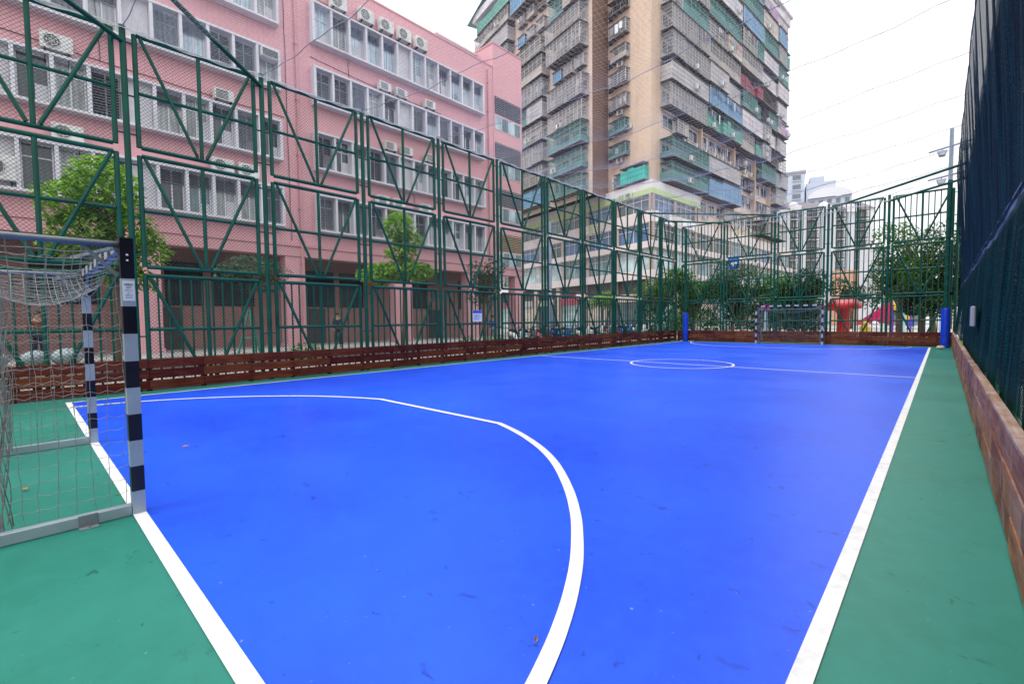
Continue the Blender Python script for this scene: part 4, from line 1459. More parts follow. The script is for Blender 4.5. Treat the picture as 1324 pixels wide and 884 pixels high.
for b_, (ta, tb) in enumerate(bays):
    for k in range(-1 if b_ else 0, NF):
        z = ZP + FH * k + .12
        sty = STYR[b_][k] if k >= 0 else ('blue', 'OPEN', 'OPEN', 'grey', 'grey')[b_]
        w = tb - ta
        jit = rt.uniform(-.06, .06)
        Mx = frameR(tb, z)
        if sty == 'OPEN':
            m = MB()
            nwin = max(2, int(w / 2.4))
            for i in range(nwin):
                a, b = w * i / nwin + .3, w * (i + 1) / nwin - .4
                m.box(a, .01, .8, b, .03, FH - .55, 0)
                for x in (a, (a + b) / 2 - .03, b - .06):
                    m.box(x, .03, .8, x + .06, .09, FH - .55, 1)
                for zz in (.8, FH - .6):
                    m.box(a - .05, .032, zz, b + .05, .1, zz + .07, 1)
                m.box(a - .15, 0, FH - .4, b + .15, .5, FH - .33, 2)
            wn_ = obj('window_row', m, ['glass_dark', 'white_frame', 'sh_beige'], tw, Mx)
            for i in range(nwin):
                if rt.random() < .5:
                    tower_ac(Mx, w * i / nwin + .4, .12, .12, wn_)
            if rt.random() < .7:
                cw_ = rt.uniform(1.6, 2.8)
                x0_ = rt.uniform(.2, w - cw_ - .2)
                cage(Mx @ Matrix.Translation((x0_, 0, .55)), cw_, .7, 1.6, rt.choice(['dark', 'half', 'white']), k, .3, .5, False)
            if rt.random() < .6:
                laundry(Mx, w * .7, .5, FH - .2, wn_)
        else:
            cuts = [0.0, w] if rt.random() < .5 else [0.0, round(w * rt.choice((.3, .45, .6, .7)), 1), w]
            for q in range(len(cuts) - 1):
                s2 = sty if (q == 0 or rt.random() < .6) else rt.choice(['grey', 'half', 'dark', 'white', 'greysheet'])
                cage(Mx @ Matrix.Translation((cuts[q] + .02, 0, jit + (rt.uniform(-.12, .12) if q else 0))), cuts[q + 1] - cuts[q] - .04, 1.4 + rt.choice((0, .12, -.2)), 2.3 + rt.choice((-.2, 0, .2)), s2, k, .3, .3)
# pilasters between bays of the right facade
for t_ in (11.17, 21.27, 28.97, 35.27):
    m = MB(); a = C0 + dR * (t_ - .13); b = C0 + dR * (t_ + .13)
    edge_bar(m, a, b, .55, ZP - .5, ZR - 1.4, nR)
    obj('pilaster', m, 'orange_tile', tw)
# corner block: window cages on its left face
for k in range(NF):
    z = ZP + FH * k + .95
    if k == 0:
        c = cage(frameL(C0, .35, ZP + .15), 3.6, .75, 1.9, 'turq', 0, 0, 0, False)
        tower_ac(frameL(C0, 0, ZP + .15), 4.8, .05, .9, c)
        tower_ac(frameL(C0, 0, ZP + .15), 4.8, .05, .15, c)
        cage(frameL(C0, 3.98, ZP + .15), .9, .7, 1.5, 'teal', 1, 0, 0, False)
        continue
    w = (2.7, 2.8, 2.5)[k % 3]
    sty = ('teal', 'teal', 'grey', 'white', 'half', 'grey', 'dark')[(k - 1) % 7]
    Mx = frameL(C0, 3.15 + rt.uniform(-.1, .1), z)
    c = cage(Mx, w, .72, 1.5, sty, k, 0, .35, False)
    m = MB()
    m.box(.1, .01, .2, w - .1, .03, 1.45, 0)
    for x in (.1, w / 2 - .03, w - .16):
        m.box(x, .03, .2, x + .06, .07, 1.45, 1)
    obj('window', m, ['glass_dark', 'white_frame'], c, Mx)
    if k in (1, 2, 3, 5, 8):
        tower_ac(Mx, -.55 if k % 2 == 0 else w * .35, .1, -.6 if k % 2 else .1, c)
for k in range(1, NF):
    Mx = frameL(P1, -.9, ZP + FH * k + .8)
    m = MB(); m.box(.1, .01, 0, .8, .04, 1.3, 0); m.box(.05, .041, -.05, .85, .06, 0, 1); m.box(.05, .041, 1.3, .85, .06, 1.36, 1)
    obj('window', m, ['glass_dark', 'white_frame'], tw, Mx)
# left wing: three stacks of balconies
cols = [(0.35, 7.4), (8.0, 15.6), (16.2, 26.5)]
STYL = [
    ['teal', 'teal', 'teal', 'grey', 'grey', 'WIN', 'grey', 'grey', 'half', 'grey', 'greysheet', 'teal'],
    ['blue', 'grey', 'grey', 'white', 'greysheet', 'grey', 'half', 'white', 'WIN', 'WIN', 'blue', 'grey'],
    ['grey', 'grey', 'half', 'grey', 'greysheet', 'grey', 'half', 'grey', 'grey', 'greysheet', 'half', 'green']]
for c_, (sa, sb) in enumerate(cols):
    for k in range(NF):
        z = ZP + FH * k + .1
        sty = STYL[c_][k]
        w = sb - sa
        if sty == 'WIN':
            for q in range(3):
                Mx = frameL(P0, sa + .5 + q * (w - .8) / 3, z + .75)
                st_ = rt.choice(['blue', 'dark', 'grey', 'half'])
                cage(Mx, 1.7, .65, 1.4, st_, q, .3, .3, True)
        else:
            off = rt.uniform(0, .5)
            ww_ = w - off - rt.uniform(0, .4)
            cuts = [0.0, ww_] if rt.random() < .45 else [0.0, round(ww_ * rt.choice((.35, .5, .65)), 1), ww_]
            for q in range(len(cuts) - 1):
                s2 = sty if (q == 0 or rt.random() < .55) else rt.choice(['grey', 'half', 'white', 'teal', 'greysheet'])
                cage(frameL(P0, sa + off + cuts[q] + .02, z + rt.uniform(-.1, .1)), cuts[q + 1] - cuts[q] - .04, 1.3 + rt.choice((0, -.25, .1)), 2.3 + rt.choice((-.25, 0, .2)), s2, k, .3, .35)
# roof-top lean-to at the far left end of the wing
m = MB()
a, b = P0 + dL * 15.8, PW + dL * 1.5
m.add([(p_.x, p_.y, z) for (p_, z) in ((a + nL * 1.6, ZR + 2.6), (b + nL * 1.6, ZR - .5), (b - nL * 4, ZR - .2), (a - nL * 4, ZR + 2.9))], [(0, 1, 2, 3)])
m.add([(p_.x, p_.y, z) for (p_, z) in ((a + nL * 1.6, ZR + 2.45), (b + nL * 1.6, ZR - .65), (b + nL * 1.6, ZR - .5), (a + nL * 1.6, ZR + 2.6))], [(0, 1, 2, 3)])
obj('roof_canopy', m, 'sh_teal', tw)

# ------------------------------------------------------------------ podium building under the tower
pd = thing('podium_building', 'white banded shop block with a lime stripe, under the peach tower', 'building', (C0.x, C0.y + 5, 0))
OFF = .9
def corner(off):
    # intersection of left face line (through C0 - dR*? ) and right face line, both pushed outward
    a = C0 - dR * 3.15 * 0 + nL * (off + 0) ; b = C0 + nR * off
    # solve a + s*dL = b + t*dR
    M2 = Matrix(((dL.x, -dR.x), (dL.y, -dR.y)))
    st_ = M2.inverted() @ Vector((b.x - a.x, b.y - a.y))
    return a + dL * st_[0]
def ring(mb, off, z0, z1, mi=0, sL=34.0, tR=47.0):
    c = corner(off)
    a = c + dL * sL
    b = c + dR * tR
    d_ = b + dL * sL
    q = [a, c, b, d_]
    mb.add([(p_.x, p_.y, z) for z in (z0, z1) for p_ in q], [(0, 1, 5, 4), (1, 2, 6, 5), (2, 3, 7, 6), (3, 0, 4, 7), (4, 5, 6, 7), (3, 2, 1, 0)], mi)
PO = 0.5          # podium front stands forward of the corner block
m = MB(); ring(m, PO, 15.9, 16.8, tR=11.6); obj('fascia', m, 'fascia', pd)
m = MB(); ring(m, PO + .03, 15.3, 15.898, tR=11.6); obj('lime_band', m, 'lime', pd)
m = MB(); ring(m, PO - .35, .0, 13.5); obj('core_wall', m, 'dark_slab', pd)
m = MB(); ring(m, PO - .35, 13.5, 15.3, tR=11.3); obj('core_wall', m, 'dark_slab', pd)
m = MB(); ring(m, PO, 12.2, 13.5); obj('white_band', m, 'fascia_pink', pd)
m = MB(); ring(m, PO + .35, 9.35, 10.05); obj('white_band', m, 'fascia_pink', pd)
m = MB(); ring(m, PO + .3, 5.9, 6.85); obj('white_band', m, 'fascia_pink', pd)
cP = corner(PO - .2)
GL = ['glass_teal', 'glass_shop', 'glass_navy', 'glass_grey', 'glass_dark']
def glaze(o, d_, n, L, z0, z1, pick, nb_, seed):
    rr = random.Random(seed)
    p_ = 0.0
    i = 0
    while p_ < L - .5:
        w = min(nb_, L - p_)
        Mx = basis((*(o + d_ * p_)[:2], z0), d_, n, Vector((0, 0, 1)))
        m = MB()
        h = z1 - z0
        cols_ = 4
        for q in range(cols_):
            a = .25 + (w - .5) * q / cols_
            b = .25 + (w - .5) * (q + 1) / cols_
            m.box(a + .03, -.1, .03, b - .03, -.08, h - .03, 0)
            m.box(a - .03, -.1, .0, a + .03, .02, h, 1)
        m.box(w - .28, -.1, 0, w - .22, .02, h, 1)
        for zz in (0.0, h * .68, h - .06):
            m.box(.22, -.099, zz, w - .22, .016, zz + .06, 1)
        obj('glazing', m, [pick(rr), 'white_frame'], pd, Mx)
        m = MB(); m.box(-.32, -.15, 0, .22, .1, h, 0)
        obj('column', m, 'column', pd, Mx)
        p_ += w
        i += 1
for (z0, z1, pk_, seed) in ((13.5, 15.3, lambda r: r.choice(['glass_dark', 'glass_teal', 'glass_navy']), 1), (10.05, 12.2, lambda r: r.choice(['glass_navy', 'glass_dark', 'glass_teal']), 2), (6.85, 9.35, lambda r: r.choice(['glass_shop', 'glass_shop', 'glass_teal']), 3)):
    glaze(cP, dL, nL, 33.0, z0, z1, pk_, 5.2, seed)
    glaze(cP, dR, nR, 11.0 if seed == 1 else 46.0, z0, z1, pk_, 5.2, seed + 9)
cG = corner(PO + .1)
for k in range(7):
    o = cG + dL * (5.4 * k + .1)
    m = MB(); edge_bar(m, o, o + dL * .8, -.8, 0, 5.9, nL); obj('shop_column', m, 'column', pd)
for k in range(1, 9):
    o = cG + dR * (5.4 * k + .1)
    m = MB(); edge_bar(m, o, o + dR * .8, -.8, 0, 5.9, nR); obj('shop_column', m, 'column', pd)
cS = corner(PO - .34)
for k in range(6):
    Mx = basis((*(cS + dL * (5.4 * k + 1.2))[:2], 0), dL, nL, Vector((0, 0, 1)))
    m = MB(); m.box(0, 0, .1, 4.0, .06, 3.4, 0); m.box(-.1, .061, 3.4, 4.1, .3, 4.3, 1)
    obj('shopfront', m, [('glass_dark', 'sh_beige', 'glass_shop')[k % 3], ('sh_beige', 'sh_grey', 'sh_red')[k % 3]], pd, Mx)
for k in range(8):
    Mx = basis((*(cS + dR * (5.4 * k + 5.2))[:2], 0), -dR, nR, Vector((0, 0, 1)))
    m = MB(); m.box(0, 0, .1, 4.0, .06, 3.4, 0); m.box(-.1, .061, 3.4, 4.1, .3, 4.3, 1)
    obj('shopfront', m, [('glass_shop', 'glass_dark', 'sh_beige')[k % 3], ('sh_grey', 'sh_blue', 'sh_beige')[k % 3]], pd, Mx)
# signs on the podium
def sign_on(o, d_, n, off, z, w, h, s, size, label, ink, board='signwhite', left=True):
    x = d_ if not left else -d_
    Mx = basis((*(o + d_ * off + n * .04)[:2], z), x, n * -1.0, Vector((0, 0, 1)))
    Mx = basis((*(o + d_ * off + n * .04)[:2], z), x, (Vector((0, 0, 1)).cross(x)), Vector((0, 0, 1)))
    m = MB(); m.box(-w / 2, -.06, -h / 2, w / 2, .0, h / 2)
    b = obj('sign_board', m, board, pd, Mx)
    obj('lettering', text_mesh(s, size, extrude=.01), ink, b, Mx @ Matrix.Translation((0, -.075, 0)) @ Matrix.Rotation(math.pi / 2, 4, 'X'))
cPf = corner(PO + .02)
sign_on(cPf, dR, nR, 2.4, 12.85, 3.6, 1.2, '米同', 1.25, 'shop sign', 'purple_ink', left=False)
sign_on(cPf, dR, nR, 8.4, 12.8, 3.2, 1.0, '口', 1.0, 'shop sign', 'purple_ink', left=False)
sign_on(cPf, dL, nL, 9.2, 12.85, 3.6, 1.0, '裕元', 1.15, 'shop sign', 'green_ink', 'fascia_pink')
sign_on(cPf, dL, nL, 4.0, 15.62, 2.4, .6, '川 地', .8, 'shop sign', 'grey_ink', 'lime')
for k in range(5):
    Mx = basis((*(cPf + dR * (3.0 + 7 * k))[:2], 9.0), -dR, nR, Vector((0, 0, 1)))
    m = MB(); m.cbox(0, .05, .3, .9, .4, .9, .02, 0); m.box(.06, .401, .36, .6, .41, .84, 1)
    obj('air_conditioner', m, ['ac_white', 'grille'], pd, Mx)

# ------------------------------------------------------------------ distant buildings
def block(name, label, P, rz, w, d, h, wall, roof=None, floors=10, cols_=6, wcol='far_window', bays_=True, strips=()):
    t = thing(name, label, 'building', T(P[0], P[1], 0, rz))
    Mx = T(P[0], P[1], 0, rz)
    m = MB(); m.box(-w / 2, -d / 2, -.1, w / 2, d / 2, h)
    obj('wall', m, wall, t, Mx)
    if roof:
        m = MB(); m.box(-w / 2 - .3, -d / 2 - .3, h, w / 2 + .3, d / 2 + .3, h + .7)
        obj('roof_edge', m, roof, t, Mx)
    fh = h / floors
    for f in range(floors):
        m = MB()
        for c in range(cols_):
            x = -w / 2 + w * (c + .5) / cols_
            ww = w / cols_ * .52
            m.box(x - ww / 2, -d / 2 - .05, f * fh + fh * .3, x + ww / 2, -d / 2 - .003, f * fh + fh * .78, 0)
            m.box(x - ww / 2 - .12, -d / 2 - .5, f * fh + fh * .16, x + ww / 2 + .12, -d / 2 - .003, f * fh + fh * .22, 1)
        for c in range(4):
            y = -d / 2 + d * (c + .5) / 4
            m.box(-w / 2 - .05, y - .7, f * fh + fh * .3, -w / 2 - .003, y + .7, f * fh + fh * .75, 0)
            m.box(w / 2 + .003, y - .7, f * fh + fh * .3, w / 2 + .05, y + .7, f * fh + fh * .75, 0)
        obj('window_row', m, [wcol, wall], t, Mx)
    return t, Mx
t, Mx = block('white_tower_block', 'white tower block rising beyond the right edge of the peach tower', (-39.5, 181, 0), R(14), 9, 10, 48.5, 'white_tower', 'concrete', 16, 2)
m = MB(); m.box(5, -4, -.1, 13, 6, 45.0); m.box(6, -3, 45, 10, 4, 47); obj('side_wing', m, 'white_tower', t, Mx)
t, Mx = block('domed_building', 'pale distant building with a low curved roof', (-27, 176, 0), R(10), 11, 10, 38, 'white_tower', None, 13, 5)
m = MB()
n = 14
for k in range(n):
    a0, a1 = math.pi * k / n, math.pi * (k + 1) / n
    for (y0_, y1_) in ((-5.6, 5.6),):
        A = (-5.6 * math.cos(a0), 2.9 * math.sin(a0) + 38); B = (-5.6 * math.cos(a1), 2.9 * math.sin(a1) + 38)
        m.add([(A[0], y0_, A[1]), (B[0], y0_, B[1]), (B[0], y1_, B[1]), (A[0], y1_, A[1]), (A[0], y0_, 38), (B[0], y0_, 38)], [(0, 1, 2, 3), (0, 4, 5, 1)])
obj('curved_roof', m, 'far_pale', t, Mx)
# long residential slab with dark balcony columns
t = thing('residential_slab', 'grey white distant residential slab with dark balcony columns, behind the far fence', 'building', T(-23, 145, 0, R(44)))
Mx = T(-23, 145, 0, R(44))
m = MB(); m.box(-13, 0, -.1, 13, 12, 29.6); obj('wall', m, 'far_pale', t, Mx)
m = MB()
m.add([(-13.3, -.3, 29.6), (13.3, -.3, 29.6), (13.3, 12, 29.6), (-13.3, 12, 29.6), (-12, 3, 31.8), (12, 3, 31.8), (12, 9, 31.8), (-12, 9, 31.8)], [(0, 1, 5, 4), (1, 2, 6, 5), (2, 3, 7, 6), (3, 0, 4, 7), (4, 5, 6, 7)])
obj('roof', m, 'far_roof', t, Mx)
for x in (-8, 0, 6.5):
    m = MB(); m.box(x - 1.4, -.5, 28.6, x + 1.4, 2, 30.4); m.lathe((x, .7, 30.4), [(1.2, 0), (1.0, .5), (.6, .9), (.05, 1.1)], 10)
    obj('gable', m, 'far_pale', t, Mx)
for f in range(11):
    for (xa, xb) in ((-9.2, -7.6), (-4.9, -2.1), (2.9, 4.9), (8.0, 10.9)):
        m = MB()
        z = .6 + f * 2.62
        m.box(xa, -.08, z + .6, xb, -.004, z + 2.1, 0)
        m.box(xa - .1, -1.0, z + .3, xb + .1, -.003, z + .42, 2)
        m.box(xa, -1.0, z + 2.15, xb, -.003, z + 2.22, 2)
        k = xa
        while k <= xb:
            m.box(k, -.98, z + .42, k + .06, -.92, z + 1.5, 2); k += .5
        m.box(xa, -.99, z + 1.45, xb, -.91, z + 1.52, 2)
        m.box((xa + xb) / 2 - .05, -.12, z + .6, (xa + xb) / 2 + .05, -.082, z + 2.1, 1)
        obj('balcony', m, ['far_window', 'far_pale', 'dark_slab'], t, Mx)
for x in (-12.2, -10.6, -6.4, -.6, 1.0, 6.2):
    m = MB(); m.box(x - .35, -.4, 0, x + .35, -.002, 28.8); obj('pilaster', m, 'white_tower', t, Mx)
t = thing('peach_building', 'low peach and white building beyond the playground, right of the far goal', 'building', T(-10.5, 92, 0, R(6)))
Mx = T(-10.5, 92, 0, R(6))
m = MB(); m.box(-3.2, 0, 0, .5, 9, 8.9); obj('peach_wall', m, 'peach', t, Mx)
m = MB(); m.box(.5, -.6, 0, 4.0, 9, 12.2); obj('white_wall', m, 'white_frame', t, Mx)
m = MB(); m.box(4.0, 1, 0, 8.5, 9, 8.6); obj('side_wall', m, 'brown_wall', t, Mx)
m = MB(); m.box(3.9, .2, 4.4, 9.0, 1.0, 5.0); m.box(3.9, .4, 8.6, 9.0, 9.2, 9.0); obj('canopy', m, 'white_frame', t, Mx)
m = MB(); m.box(4.3, .95, 5.4, 8.2, .99, 8.1); m.box(4.3, .95, .5, 8.2, .99, 4.1); obj('window', m, 'far_window', t, Mx)

# ------------------------------------------------------------------ trees and plants
def leaves(mb, rng, clumps, n, size, droop=.3):
    tot = sum(c[3] * c[4] * c[5] for c in clumps)
    for c in clumps:
        k = int(n * c[3] * c[4] * c[5] / tot)
        for _ in range(k):
            while True:
                d = Vector((rng.uniform(-1, 1), rng.uniform(-1, 1), rng.uniform(-1, 1)))
                L = d.length
                if .15 < L < 1:
                    break
            d = d * (L ** -.35)
            if d.length > 1.12:
                d *= 1.05 / d.length
            p = Vector((c[0] + d.x * c[3], c[1] + d.y * c[4], c[2] + d.z * c[5]))
            s = size * rng.uniform(.6, 1.35)
            a = rng.uniform(0, 2 * math.pi)
            ax = Vector((math.cos(a), math.sin(a), rng.uniform(-.9, .35) - droop)).normalized()
            sd = ax.cross(Vector((rng.uniform(-.5, .5), rng.uniform(-.5, .5), 1))).normalized()
            nn = ax.cross(sd)
            mb.add([p, p + ax * s * .5 + sd * s * .22 + nn * s * .06, p + ax * s, p + ax * s * .5 - sd * s * .22 + nn * s * .06], [(0, 1, 2, 3)])
def tree(name, label, P, clumps, n, size, mat, trunk_r, limbs, seed, group=None, cat='tree', droop=.3):
    rng = random.Random(seed)
    t = thing(name, label, cat, (P[0], P[1], 0), group)
    m = MB()
    top = max(clumps, key=lambda c: c[2])
    base = Vector((P[0], P[1], -.02))
    zc = min(c[2] - c[5] * .6 for c in clumps)
    fork = Vector((P[0] + rng.uniform(-.1, .1), P[1] + rng.uniform(-.1, .1), max(.5, zc)))
    m.poly([base, base.lerp(fork, .4) + Vector((.03, .02, 0)), fork, Vector((top[0], top[1], top[2]))], [trunk_r * 1.25, trunk_r, trunk_r * .85, trunk_r * .25], 8)
    obj('trunk', m, 'bark', t, smooth=True)
    m = MB()
    for c in clumps:
        for q in range(limbs):
            e = Vector((c[0] + rng.uniform(-.6, .6) * c[3], c[1] + rng.uniform(-.6, .6) * c[4], c[2] + rng.uniform(-.4, .6) * c[5]))
            mid = fork.lerp(e, .5) + Vector((rng.uniform(-.1, .1), rng.uniform(-.1, .1), .1))
            m.poly([fork.lerp(Vector((top[0], top[1], top[2])), rng.uniform(0, .5)), mid, e], [trunk_r * .4, trunk_r * .25, trunk_r * .08], 5)
    obj('limb', m, 'bark', t, smooth=True)
    m = MB()
    leaves(m, rng, clumps, n, size, droop)
    obj('crown', m, mat, t)
    return t
def blob(cx, cy, cz, rx, rz, seed, k=7):
    rng = random.Random(seed)
    out = [(cx, cy, cz, rx * .5, rx * .5, rz * .5)]
    for q in range(k):
        a = 2 * math.pi * q / k + rng.uniform(-.4, .4)
        rad = rx * rng.uniform(.4, .7)
        f = rng.uniform(.28, .46)
        out.append((cx + math.cos(a) * rad, cy + math.sin(a) * rad, cz + rz * rng.uniform(-.6, .65), rx * f, rx * f, rz * f))
    return out
tree('street_tree', 'bright green street tree at the left behind the fence and near goal', (-16.1, 1.75), [(-16.5, 1.7, 5.1, .9, .75, .85), (-16.4, .9, 4.6, .6, .55, .55), (-16.4, 2.3, 4.0, .6, .6, .6), (-16.6, 1.3, 3.9, .7, .7, .6), (-16.4, 2.7, 3.6, .5, .45, .45), (-16.5, 1.9, 3.1, .7, .6, .5), (-16.3, .8, 3.5, .45, .4, .35), (-16.5, 2.4, 2.7, .4, .4, .4)], 4200, .21, 'leaf_bright', .085, 3, 1)
tree('street_tree', 'bright yellow green street tree with two leaf tiers before the pink building', (-16.5, 10.95), [(-16.5, 10.9, 5.35, .55, .6, .7), (-16.5, 11.4, 4.9, .4, .7, .4), (-16.5, 11.0, 3.55, .8, 1.25, .45), (-16.5, 10.0, 3.4, .6, .75, .42), (-16.5, 11.9, 3.6, .6, .7, .42), (-16.4, 9.3, 3.25, .3, .45, .25), (-16.5, 11.0, 4.3, .5, .7, .4)], 3600, .22, 'leaf_bright', .075, 3, 2)
tree('street_tree', 'dark leaved tree with pale flowers by the right end of the pink building', (-20, 19.0), blob(-20, 19.0, 3.7, 1.5, 1.6, 5), 1900, .2, 'leaf_dark', .09, 3, 3)
tree('shrub_tree', 'grey green fine leaved tree in the arcade shade of the pink building', (-20, 6.4), [(-20, 6.4, 3.6, .9, 1.1, .55), (-20, 5.7, 3.4, .6, .7, .4), (-20, 7.2, 3.5, .6, .7, .45), (-20, 6.7, 3.0, .6, .8, .4)], 1700, .16, 'leaf_grey', .07, 3, 4)
m = MB()
tree('street_tree', 'small leafy tree beside the red road sign before the podium shops', (-19, 30.5), blob(-19, 30.5, 3.0, 1.5, 1.0, 15), 1300, .22, 'leaf_bright', .07, 2, 16)
FT = [(-17.2, 36.5, 3.8, 1.9, 1.9, 'leaf_mid', 'round green tree at the far left corner behind the left padded post'),
      (-15.2, 38.5, 3.9, 2.0, 2.1, 'leaf_mid', 'green tree just right of the far left padded post, beyond the fence'),
      (-12.2, 39.0, 3.8, 2.4, 2.3, 'leaf_dark', 'dark tree left of the far goal, beyond the fence'),
      (-9.3, 39.5, 4.0, 2.0, 2.2, 'leaf_mid', 'dense green tree directly behind the far goal'),
      (-7.3, 38.5, 3.2, 1.3, 1.7, 'leaf_dark', 'narrow dark tree right of the far goal')]
for q, (x, y, z, rx, rz, mt, lab) in enumerate(FT):
    tree('park_tree', lab, (x, y), blob(x, y, z - .3, rx * 1.15, rz * 1.2, 20 + q, 9) + [(x + rx * .5, y - .3, 1.3, rx * .6, rx * .6, 1.0), (x - rx * .5, y - .2, 1.5, rx * .6, rx * .6, 1.1)], 6500, .24, mt, .13, 3, 30 + q)
RT = [(-.9, 37.0, 5.0, 2.4, 2.3, 'leaf_mid', 'big bright topped tree at the far right beyond the fence'),
      (-2.0, 38.5, 3.6, 1.7, 2.0, 'leaf_mid', 'mid height green tree left of the big tree at the far right'),
      (1.0, 36.0, 3.9, 2.1, 2.8, 'leaf_dark', 'dark tree behind the far right padded post'),
      (-.4, 35.0, 2.6, 1.8, 1.3, 'leaf_dark', 'low dark bush under the big tree at the far right')]
for q, (x, y, z, rx, rz, mt, lab) in enumerate(RT):
    tree('park_tree', lab, (x, y), blob(x, y, z, rx * 1.1, rz * 1.1, 50 + q, 9), 5000, .22, mt, .15, 3, 60 + q)
# a row of trees far beyond the park, and unseen trees added to darken the net on the right fence
for q in range(7):
    x, y = -12 + q * 4.2, 66 + (q * 37 % 9)
    tree('distant_tree', ('first', 'second', 'third', 'fourth', 'fifth', 'sixth', 'last')[q] + ' tree from the left in the distant row beyond the playground', (x, y), blob(x, y, 3.6, 2.4, 2.4, 80 + q), 900, .5, ('leaf_mid', 'leaf_dark')[q % 2], .16, 2, 90 + q, 'distant trees beyond the playground')
for q, y in enumerate((5.0, 12.0, 20.0, 28.0)):
    tree('park_tree', ('nearest', 'second', 'third', 'farthest')[q] + ' added tree outside the right fence, darkening the dark net from behind', (5.0, y), blob(5.0, y, 4.0, 2.6, 3.4, 120 + q), 1500, .38, 'leaf_dark', .16, 2, 130 + q, 'added trees darkening the dark net')

# ------------------------------------------------------------------ street furniture, playground, people
def ray_ground_depth(px, py, dep):
    d = Vector(((px - 662.) / 595.4, -(py - 442.) / 595.4, -1.0))
    w = cam.matrix_world.to_3x3() @ d
    return Vector((0, 0, H)) + w * dep
t = thing('street_lamp_post', 'tall pale blue grey lamp post standing before the podium shops', 'lamp post', (-18.6, 23.6, 0))
m = MB(); m.tube((-18.6, 23.6, -.02), (-18.6, 23.6, 7.75), .11, 12, r2=.085); m.tube((-18.6, 23.6, -.02), (-18.6, 23.6, .8), .15, 12)
obj('pole', m, 'pole_light', t, smooth=False)
m = MB(); m.tube((-18.6, 23.6, 7.75), (-18.6, 23.6, 7.82), .1, 12); obj('cap', m, 'lamp_grey', t)
# floodlight mast
t = thing('floodlight_mast', 'grey floodlight mast with two lamp crossarms beyond the far right corner', 'floodlight', (.16, 34, 0))
m = MB(); m.tube((.14, 34, -.02), (.14, 34, 11.25), .1, 12, r2=.085); obj('pole', m, 'lamp_grey', t)
for z in (10.35, 8.85):
    m = MB(); m.tube((-.75, 34 + .5, z), (1.05, 34 - .6, z), .045, 8); arm = obj('crossarm', m, 'lamp_grey', t)
    for s in (-.42, .62):
        x, y = .14 + s * .85, 34 - s * .52
        m = MB()
        m.tube((x, y, z - .03), (x, y, z - .12), .02, 6, 0)
        m.add([(x - .2, y - .15, z - .12), (x + .2, y - .15, z - .12), (x + .2, y + .15, z - .12), (x - .2, y + .15, z - .12), (x - .1, y - .22, z - .38), (x + .1, y - .22, z - .38), (x + .12, y + .02, z - .42), (x - .12, y + .02, z - .42)],
              [(0, 1, 2, 3), (0, 4, 5, 1), (1, 5, 6, 2), (2, 6, 7, 3), (3, 7, 4, 0), (4, 7, 6, 5)], 0)
        m.quad((x - .16, y - .165, z - .16), (x + .16, y - .165, z - .16), (x + .1, y - .225, z - .36), (x - .1, y - .225, z - .36), 1)
        obj('floodlight', m, ['lamp_grey', 'lamp_glass'], arm)
# notice on the fence
t = thing('notice_sign', 'white notice with a blue heading fixed to the left fence rail', 'notice', (-12.45, 11.5, 1.4))
m = MB(); m.box(-12.47, 11.27, 1.40, -12.455, 11.72, 1.80); bd = obj('board', m, 'signwhite', t)
m = MB(); m.box(-12.4548, 11.272, 1.70, -12.453, 11.718, 1.797); obj('heading', m, 'bluesign', t)
m = MB()
for k in range(6):
    m.box(-12.4545, 11.33, 1.64 - .035 * k, -12.453, 11.33 + (.32, .28, .33, .2, .3, .24)[k], 1.652 - .035 * k)
obj('printed_lines', m, 'bluesign', t)
# road signs
def round_sign(P, z, lab, no_entry):
    t = thing('road_sign', lab, 'road sign', (P[0], P[1], 0))
    m = MB(); m.tube((P[0], P[1], -.02), (P[0], P[1], z + .2), .04, 8); obj('pole', m, 'steel', t)
    fx = Vector((.6, -.75, 0)).normalized()
    m = MB(); c = Vector((P[0], P[1], z)) + fx * .05
    m.tube(c, c + fx * .03, .34, 24); obj('disc', m, 'red', t)
    sd = Vector((-fx.y, fx.x, 0))
    if no_entry:
        m = MB(); a = c + fx * .034
        m.quad(a - sd * .24 - Vector((0, 0, .06)), a + sd * .24 - Vector((0, 0, .06)), a + sd * .24 + Vector((0, 0, .06)), a - sd * .24 + Vector((0, 0, .06)))
        obj('white_bar', m, 'signwhite', t)
    else:
        m = MB(); m.tube(c + fx * .031, c + fx * .034, .2, 20); obj('white_disc', m, 'signwhite', t)
round_sign((-19.2, 31.5), 2.75, 'red no entry sign with a white bar before the podium shops', True)
round_sign((-19.4, 27.9), 3.1, 'red ringed road sign near the lamp post before the podium shops', False)
P = ray_ground_depth(949, 340, 36)
t = thing('road_sign', 'square blue sign on a pole above the trees left of the far goal', 'road sign', (P.x, P.y, 0))
m = MB(); m.tube((P.x, P.y, -.02), (P.x, P.y, P.z + .5), .05, 8); obj('pole', m, 'steel', t)
m = MB(); m.box(P.x - .42, P.y - .1, P.z - .45, P.x + .42, P.y - .06, P.z + .5); obj('board', m, 'bluesign', t)
m = MB(); m.box(P.x - .25, P.y - .106, P.z - .1, P.x + .25, P.y - .101, P.z + .05); m.box(P.x - .06, P.y - .106, P.z - .3, P.x + .06, P.y - .101, P.z - .1); obj('symbol', m, 'signwhite', t)
P = ray_ground_depth(924, 380, 37)
t = thing('street_lamp_post', 'thin grey lamp post among the trees behind the far left corner', 'lamp post', (P.x, P.y, 0))
m = MB(); m.tube((P.x, P.y, -.02), (P.x, P.y, 5.4), .06, 8); obj('pole', m, 'pole_light', t)
m = MB(); m.cbox(P.x - .1, P.y - .4, 5.35, P.x + .1, P.y + .1, 5.45, .02); obj('lamp_head', m, 'pole_light', t)
